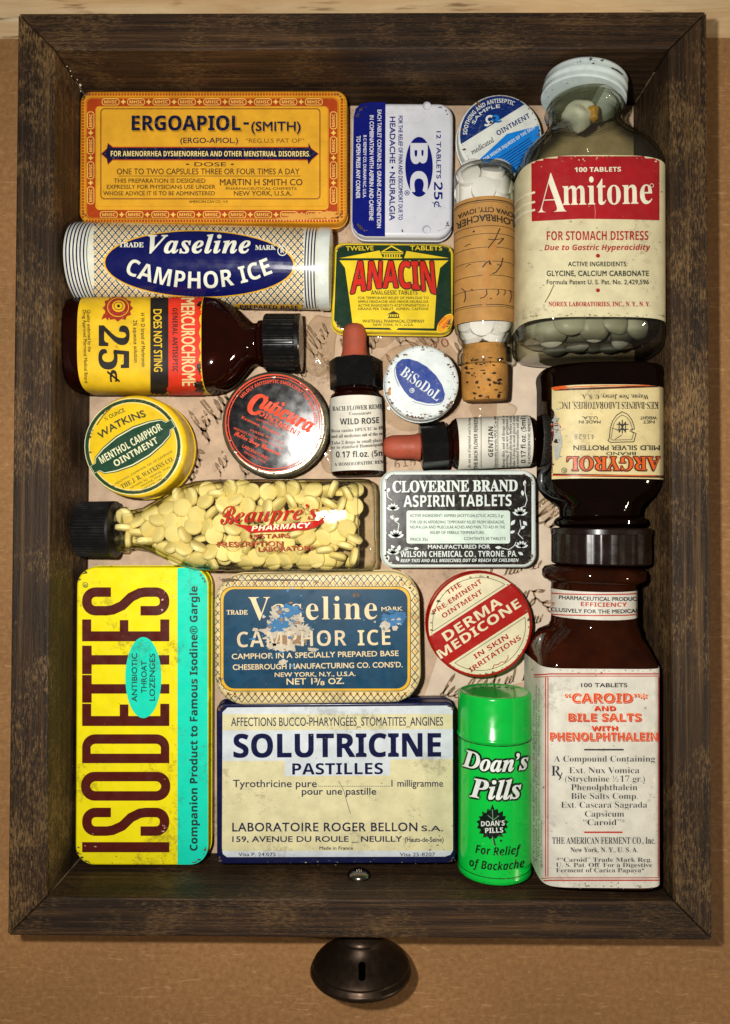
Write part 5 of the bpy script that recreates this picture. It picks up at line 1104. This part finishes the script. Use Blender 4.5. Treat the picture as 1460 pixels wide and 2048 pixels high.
# 19 dark brown bottle lying upside down
zc = 25.2; R_ = lambda y, hw, hd=None, n=2.0, x=1196: St(x, y, 25, zc, hw, hd, n)
ctr = at(1196, 900, 0.025)
root = thing('brown_bottle', 'dark brown bottle with orange-lettered cream label upside down, between the two bigger bottles', 'bottle', (ctr.x, ctr.y, 0.0056))
st = [R_(744, 96, 14, 2.6), R_(741, 106, 16.5, 2.7), R_(743, 114, 18.6, 2.8), R_(749, 118, 19.4, 2.9), R_(757, 119, 19.6, 3), R_(775, 117, 19.4, 3), R_(960, 117, 19.4, 3), R_(978, 114, 19, 2.8), R_(994, 104, 17.6, 2.5, 1197), R_(1006, 90, 16, 2.2, 1197), R_(1014, 80, None, 2, 1198), R_(1022, 77, None, 2, 1198), R_(1032, 77, None, 2, 1198), R_(1036, 85, None, 2, 1199), R_(1042, 89, None, 2, 1199), R_(1048, 88, None, 2, 1199), R_(1052, 82, None, 2, 1199), R_(1054, 70, None, 2, 1199), R_(1058, 68, None, 2, 1200)]
g_ = MB(); loft(g_, st, AMBK, 80); g_.build('glass', root)
RC = pm('#d3c28e', 0.45, ('#8c7a48', 0.2, 180.0), grime=0.4); RO = pm('#d2591c', 0.45); RD = pm('#4a1a12', 0.45); RK = pm('#2c2a26', 0.5)
lb = MB(); loft(lb, [R_(787, 117, 19.4, 3), R_(963, 117, 19.4, 3)], RC, 100, False, False, 30, 196, grow=0.00016)
S = Skin(lb.bvh())
poly(lb, S, [[(1099, 778), (1330, 770), (1330, 956), (1103, 952)], [(1103, 782), (1330, 774), (1330, 951), (1106, 947)]], RD, 2); 
for p in ([(1100, 776), (1200, 772), (1310, 771)], [(1104, 951), (1200, 951), (1308, 951)]): stroke(lb, S, p, 1.8, RO, 3)
def up_(s, x0, x1, y, h, m, f, o=0.0, k=3, **kw): text(lb, S, s, (x0, y), (x1, y), h, m, f, o, k, **kw)
up_('ARGYROL', 1318, 1134, 914, 27, RD, 'serif', 0.05, 3); up_('ARGYROL', 1318, 1134, 914, 26.5, RO, 'serif', -0.002, 6)
stroke(lb, S, ell(1129, 941, 5, n=16), 1.3, RK, 3, True); up_('R', 1131.5, 1126.5, 938.5, 5, RK, 'sb')
up_('BRAND', 1271, 1212, 904, 6.5, RK, 'sans', .018); up_('MILD SILVER PROTEIN', 1318, 1147, 891, 9.5, RK, 'sans', .022)
up_('MADE IN', 1200.5, 1157.6, 841, 6, RK, 'sans', .02); up_('U.S.A.', 1194.5, 1164, 833, 6, RK, 'sans', .02); up_('NET', 1308, 1285, 841, 6, RK, 'sans', .02); up_('WEIGHT', 1312, 1280, 833, 6, RK, 'sans', .02)
up_('41628', 1188, 1149, 869, 9, pm('#6a6458', 0.5), 'mono', 0.0); up_('KES-BARNES LABORATORIES, INC.', 1316, 1118, 804, 14, RK, 'serif', -0.004); up_('Wayne, New Jersey, U. S. A.', 1296, 1163, 789.5, 9, RK, 'serif', 0.0)
sh = [(745, 452), (705, 478), (675, 520), (658, 575), (652, 640), (642, 664), (660, 676), (830, 672), (846, 612), (832, 604), (818, 600), (814, 588), (826, 578), (834, 580), (832, 560), (815, 510), (785, 470)]
stroke(lb, S, [(1040 + x * .2735, 700 + y * .2735) for x, y in sh], 1.6, RK, 3, True)
stroke(lb, S, [(1040 + (745 + (x - 745) * .82) * .2735, 700 + (585 + (y - 585) * .82) * .2735) for x, y in sh], 1.1, RK, 3, True)
for p in ([(722, 525), (722, 605)], [(768, 525), (768, 605)], [(745, 510), (745, 612)], [(705, 545), (790, 545)], [(705, 585), (790, 580)], [(722, 530), (768, 600)], [(768, 530), (722, 600)], [(676, 572), (705, 585)], [(690, 655), (745, 620)]): stroke(lb, S, [(1040 + x * .2735, 700 + y * .2735) for x, y in p], 2.0 if p[0][0] not in (676, 690) else 1.2, RK, 4 + .02 * (p[0][0] % 37))
chips(lb, S, 1116, 868, 6, 26, 46, (pm('#a9aca2', 0.5), pm('#8e948e', 0.5), pm('#c0b49c', 0.5)), 8, 5, 71); chips(lb, S, 1113, 858, 5, 9, 16, (pm('#5a1410', 0.5), pm('#2a0c0a', 0.5), pm('#a83020', 0.5)), 9.5, 4, 72); chips(lb, S, 1103, 850, 3, 60, 40, (pm('#1a0a08', 0.4), RO, pm('#3a120c', 0.5)), 9, 3, 73)
for a in ((1116, 880, 8, 40, pm('#a9aca2', 0.5, ('#7a5a50', 0.5, 300.0))), (1112, 862, 9, 12, pm('#6a1612', 0.5)), (1117, 855, 5, 6, pm('#a83020', 0.5)), (1114, 884, 4, 5, pm('#2a0c0a', 0.5)), (1108, 850, 4, 30, pm('#1a0a08', 0.4)), (1118, 776, 18, 4, RO), (1100, 800, 3.5, 10, RO), (1100, 870, 3.5, 12, pm('#1a0a08', 0.4)), (1101, 930, 3, 10, RO)): blotch(lb, S, *a, 7 + (a[0] * 13 + a[1]) % 29 * .06, 30, .4, a[1])
lb.build('label', root)
cp = MB()
for z_ in (0,):
    q = [R_(1055.5, 86, None, 2, 1201), R_(1056, 94, None, 2, 1201), R_(1059, 97, None, 2, 1201), R_(1068, 97, None, 2, 1201), R_(1069, 95.6, None, 2, 1201), R_(1124, 95.6, None, 2, 1201), R_(1127, 93, None, 2, 1201), R_(1128, 84, None, 2, 1201)]
    rb = [(a[0], a[1], a[1], a[1], 0 if i in (0, 1, 2, 3, 7) else 1) for i, a in enumerate(q)]
    ribbed(cp, rb, pm('#1c100b', 0.26, ('#4a3426', 0.1, 300.0), coat=0.3), 20, 0.0006)
cp.build('screw_cap', root, sharp=28)

# 20 square brown bottle with white label
Q = lambda y, hw, hd, n=7.0, x=1208: St(x, y, 47, 26.2, hw, hd, n)
Q2 = lambda y, hw, hd=None, n=2.0, x=1187: St(x, y, 26.2, 26.2, hw, hd, n)
ctr = at(1208, 1550, 0.026)
root = thing('brown_bottle', 'tall square brown glass bottle with a white label bordered in red, bottom right corner', 'bottle', (ctr.x, ctr.y, 0.0052))
st = [Q2(1131, 72), Q2(1132, 84), Q2(1135, 95), Q2(1142, 100), Q2(1153, 100), Q2(1159, 96), Q2(1163, 85), Q2(1167, 82), Q2(1232, 82), Q2(1244, 83), Q2(1254, 88, 17.2), (lambda a: a)(St(1191, 1272, 36, 26.2, 99, 18.6, 2.6)), St(1197, 1292, 40, 26.2, 109, 19.8, 3.2), St(1203, 1310, 45, 26.2, 115, 20.8, 4.4), Q(1328, 119, 21.3, 6), Q(1345, 120, 21.4), Q(1764, 120, 21.4), Q(1776, 118.5, 21), Q(1783, 114, 19.6, 6), Q(1786, 106, 17, 5), Q(1786, 92, 13, 4)]
g_ = MB(); loft(g_, st, AMB, 96); g_.build('glass', root, sharp=50)
st2 = [(c_, w_ - .0028, d_ - .0028, n_) for c_, w_, d_, n_ in (st[14], st[16])]
KW = pm('#d6d2c4', 0.45, ('#9a968a', 0.2, 200.0), grime=0.35); KR = pm('#b5301f', 0.45); KO = pm('#d8481f', 0.45); KK = pm('#23222a', 0.5); KC = pm('#f0d8b8', 0.5)
lb = MB(); loft(lb, [Q(1337, 120, 21.4), Q(1774, 120, 21.4)], KW, 120, False, False, -42, 222, grow=0.00016)
S = Skin(lb.bvh())
for y in (1347.5, 1352, 1755, 1760):
    stroke(lb, S, [(1068, y + 2), (1088, y + 1.5), (1100, y), (1318, y), (1332, y)], 2.4 if y in (1347.5, 1760) else 1.5, KR, 3)
for x in (1092, 1096.5, 1316.5, 1321): stroke(lb, S, [(x, 1354), (x, 1753)], 1.7, KR, 3)
def kt(s, a, b, y, h, m=KK, f='serif', o=-0.013, k=3, **kw): text(lb, S, s, (a, y), (b, y), h, m, f, o, k, **kw)
kt('100 TABLETS', 1162, 1254, 1374, 8, f='sans', o=.02)
for s, a, b, y, h in (('“CAROID”*', 1129, 1292, 1404, 18), ('AND', 1187, 1230, 1420, 9), ('BILE SALTS', 1136, 1281, 1441, 15), ('WITH', 1182, 1234, 1460, 9), ('PHENOLPHTHALEIN', 1101, 1313, 1480, 16)):
    kt(s, a + 2.2, b + 2.2, y + 2.4, h, KR, 'sb', .02 if h > 10 else .0, 3); kt(s, a, b, y, h, KC, 'sb', .035 if h > 10 else .0, 5); kt(s, a, b, y, h, KO, 'sb', 0, 7)
chips(lb, S, 1205, 1770, 80, 3, 40, (pm('#8a8474', 0.6), pm('#6a5a48', 0.6)), 9, 2.2, 61); chips(lb, S, 1205, 1341, 80, 3, 30, (pm('#8a8474', 0.6),), 9, 2.0, 62); chips(lb, S, 1200, 1560, 80, 130, 50, (pm('#b0aa98', 0.6), pm('#9c9484', 0.6)), 1.5, 2.6, 63)
bar(lb, S, 1168, 1497.5, 1247, 1500.5, KK, 3); bar(lb, S, 1168, 1662.5, 1244.5, 1665.5, KR, 3)
kt('A Compound Containing', 1108, 1309, 1523, 12); kt('R', 1103, 1121, 1551, 20, o=-.008); stroke(lb, S, [(1113, 1543), (1122, 1556)], 2, KK, 5); stroke(lb, S, [(1124, 1544), (1118, 1559)], 1.6, KK, 6)
for s, a, b, y in (('Ext. Nux Vomica', 1138, 1278, 1546), ('(Strychnine ½17 gr.)', 1130, 1289, 1563), ('Phenolphthalein', 1142, 1274, 1580), ('Bile Salts Comp.', 1142, 1275, 1597.5), ('Ext. Cascara Sagrada', 1122, 1293.5, 1615), ('Capsicum', 1169.5, 1247.6, 1633), ('“Caroid”*', 1166, 1249.6, 1650)): kt(s, a, b, y, 12)
kt('THE AMERICAN FERMENT CO., Inc.', 1104.6, 1309, 1687, 13, o=-.004); kt('New York, N. Y., U. S. A.', 1140.5, 1275, 1703.7, 9.5, o=-.004)
kt('*“Caroid” Trade Mark Reg.', 1113, 1303, 1723, 8.5, o=-.008); kt('U. S. Pat. Off. For a Digestive', 1112, 1303.5, 1733.5, 8.5, o=-.008); kt('Ferment of Carica Papaya*', 1112, 1288, 1744, 8.5, o=-.008)
for x, s, y0, y1 in ((1070, 'of Caroid and Bile Salts in glass bottles', 1730, 1400), (1075, 'Supplied in bottles of Phenolphthalein tablets', 1725, 1370), (1080, 'Strychnine Capsicum Cascara Sagrada Nux Vomica', 1715, 1375), (1085, 'glass bottles.', 1735, 1640)): text(lb, S, s, (x, y0), (x, y1), 3.2, pm('#5a6a52', 0.5), 'it', 0.0, 3)
lb.build('label', root, sharp=60)
nl = MB(); loft(nl, [Q2(1177, 82), Q2(1230, 82)], KW, 90, False, False, -25, 205, grow=0.00016)
S = Skin(nl.bvh())
for y in (1186, 1228): stroke(nl, S, [(1100, y), (1130, y + 2), (1190, y + 3), (1250, y + 2.5), (1272, y + 1)], 2.2, KR, 3)
text(nl, S, 'PHARMACEUTICAL PRODUCTS', (1119, 1198), (1284, 1201), 7.5, KK, 'sans', .02, 3, sag=2); text(nl, S, 'EFFICIENCY', (1162, 1212), (1253, 1213), 8.5, KR, 'sb', 0, 3, sag=1); text(nl, S, 'CLUSIVELY FOR THE MEDICAL', (1103, 1222), (1276, 1225), 7.5, KK, 'sans', .02, 3, sag=3)
text(nl, S, 'TY', (1104, 1211), (1110, 1212), 7, KR, 'sb', 0, 3)
nl.build('neck_label', root)

# 21, 22 two small brown dropper bottles
DL = pm('#d6d2c4', 0.5, ('#a8a28e', 0.16, 200.0), grime=0.2); DK = pm('#201e1e', 0.5)
def dropper(label, stf, bulb, cap, neck, body, l0, l1, prints, t0=-8, t1=188):
    c_ = stf(body[0][0], 40)[0]
    root = thing('dropper_bottle', label, 'bottle', (c_.x, c_.y, 0.0055))
    mb = MB(); loft(mb, [stf(a, h) for a, h in bulb], RUB, 40); mb.build('rubber_bulb', root, sharp=60)
    mb = MB(); q = [stf(a, h) for a, h in cap]; loft(mb, [q[0]] + q[1:-1] + [q[-1]], BLK, 8)
    mb.build('collar', root, sharp=20)
    mb = MB(); loft(mb, [stf(a, h) for a, h in neck + body], AMBD, 56); mb.build('glass', root)
    mb = MB(); loft(mb, [stf(l0, body[3][1]), stf(l1, body[3][1])], DL, 80, False, False, t0, t1, grow=0.00014)
    prints(mb, Skin(mb.bvh())); mb.build('label', root)
    return root
zw = 16.0; wf = lambda y, hw: St(709 + max(0, min(1, (y - 719) / 160)) * 5.5, y, zw, zw, hw, None)
def wp(mb, S):
    T = lambda s, a, b, y0, y1, h, f='serif', o=-.006: text(mb, S, s, (a, y0), (b, y1), h, DK, f, o, 3, sag=1)
    T('BACH FLOWER REMEDIES', 666, 786, 822, 815, 9, o=0.0); T('Concentrate', 699, 742, 830, 828, 6); T('WILD ROSE', 681, 757.5, 849, 846, 12, 'sb', 0); T('Rosa canina HPUS 1C in 49%', 664, 770, 865, 858, 6.5)
    T('and all medicines out of the reach', 664, 775, 876, 869, 6.5, o=.006); T('Take 2 drops in small glass of', 664, 772, 889, 882, 6.5); T('or to standard Homoeopathic', 664, 772, 898, 891, 6.5); T('0.17 fl.oz. (5ml)', 673, 778, 915, 911, 12, 'sb', 0); T('A HOMOEOPATHIC REMEDY', 670, 784, 932, 925, 6.5, o=.004)
dropper('small brown dropper bottle with its red bulb pointing up, beside the round black tin', wf,
        [(648, 5), (648.6, 11), (651, 17), (656, 21), (664, 23.5), (678, 24), (700, 24.5), (706, 25.5), (712, 27.5), (716, 28), (719, 27)],
        [(719, 46), (721, 51), (777, 51), (779, 48)], [(779.5, 41), (783, 41)], [(787, 44), (791, 49), (797, 51.5), (802, 52), (942, 52), (947, 51), (951, 47), (952, 40)], 799, 944, wp)
zg = 15.6; gf = lambda x, hw: St(719 + (x - 719) * (.967 if x > 850 else .98), 894 - max(0, min(1, (x - 843) / 160)) * 12, zg, zg, hw, None)
def gp(mb, S):
    T = lambda s, x, y0, y1, h, f='serif', o=-.004, d=0: text(mb, S, s, (x, y0), (x - d, y1), h, DK, f, o, 3)
    T('do not use if imprinted seal is broken', 941, 934, 833, 5.5); T('THE BACH FLOWER REMEDIES', 955, 937, 829, 7.5, 'sb', 0); T('GENTIAN', 986, 913, 854, 9.5, 'sb', 0); T('Gentianella amarella HPUS 1C in 49%', 993, 934, 830, 5, 'sans', .01)
    for x in (962, 995.5): stroke(mb, S, [(x, 830), (x, 934)], 1.0, DK, 3)
    for s, x in (('Keep this and all drugs out of', 1009), ('serving, if you are pregnant or', 1016), ('a licensed physician before using', 1023), ('Take 2 drops in small glass of water', 1030), ('to standard Homoeopathic and dilute', 1037)): T(s, x, 934, 829, 5.2, o=0.0)
    T('0.17 fl.oz. (5ml)', 1051, 925, 833, 9.5, 'sb', 0); T('A HOMOEOPATHIC REMEDY', 1060.5, 927, 838, 5, 'sans', .016)
dropper('small brown dropper bottle lying sideways, its red bulb pointing left, above the black aspirin tin', gf,
        [(767, 5), (767.6, 11), (770, 16), (776, 20.5), (786, 23.5), (800, 24), (824, 24.5), (832, 25.5), (837, 27.5), (841, 28), (843, 27)],
        [(843, 43), (845, 47.5), (898, 47.5), (900, 45)], [(900.5, 39), (904, 39)], [(908, 42), (912, 47), (917, 50), (921, 51), (1066, 51), (1072, 50), (1076, 46), (1077, 39)], 919, 1067, gp)

# ------------------------------------------------------------------ hardened clear glue
GL = glass('clear_glue', '#f8f5f0', '#e2dace', 0.05, 1.45, 1.0, 0.008)
def glue(px_, py_, rx, ry, h, seed, label):
    q = random.Random(seed); ph = [(q.uniform(0, 6.28), q.uniform(.4, 1) / m) for m in range(2, 8)]; n = 40; c_ = at(px_, py_, FLOOR); k = px_len(1, FLOOR); vs = []; fs = []
    rings = [(1.0, 0.0), (.97, .25), (.88, .55), (.7, .82), (.4, .97)]
    for f, hh in rings:
        for i in range(n):
            t = 2 * math.pi * i / n; w = 1 + .22 * sum(a * math.sin((j + 2) * t + b) for j, (b, a) in enumerate(ph)); z = FLOOR + .0001 + h * MMT * hh * (1 + .12 * math.sin(5 * t + f * 9))
            vs.append(Vector((c_.x + rx * k * w * f * math.cos(t), c_.y + ry * k * w * f * math.sin(t), z)))
    for j in range(len(rings) - 1):
        for i in range(n): fs.append([j * n + i, j * n + (i + 1) % n, (j + 1) * n + (i + 1) % n, (j + 1) * n + i])
    fs.append([(len(rings) - 1) * n + i for i in range(n)])
    mb = MB(); mb.add(vs, fs, GL, True); tag(mb.build('glue_blob'), label, 'glue', 'clear glue blobs')
glue(832, 768, 92, 98, 3.0, 1, 'wide puddle of clear hardened glue around the small white tin')
glue(640, 690, 34, 62, 3.0, 2, 'clear glue smear left of the upright rubber bulb')
glue(985, 820, 44, 26, 2.6, 3, 'clear glue lump under the cork of the vial')
glue(752, 660, 40, 40, 3.0, 4, 'clear glue lump right of the upright rubber bulb')
glue(655, 905, 16, 40, 2.6, 5, 'clear glue streak between the black round tin and the rose dropper bottle')
glue(1092, 1000, 22, 40, 3.0, 6, 'clear glue lump beside the neck of the upside-down brown bottle')
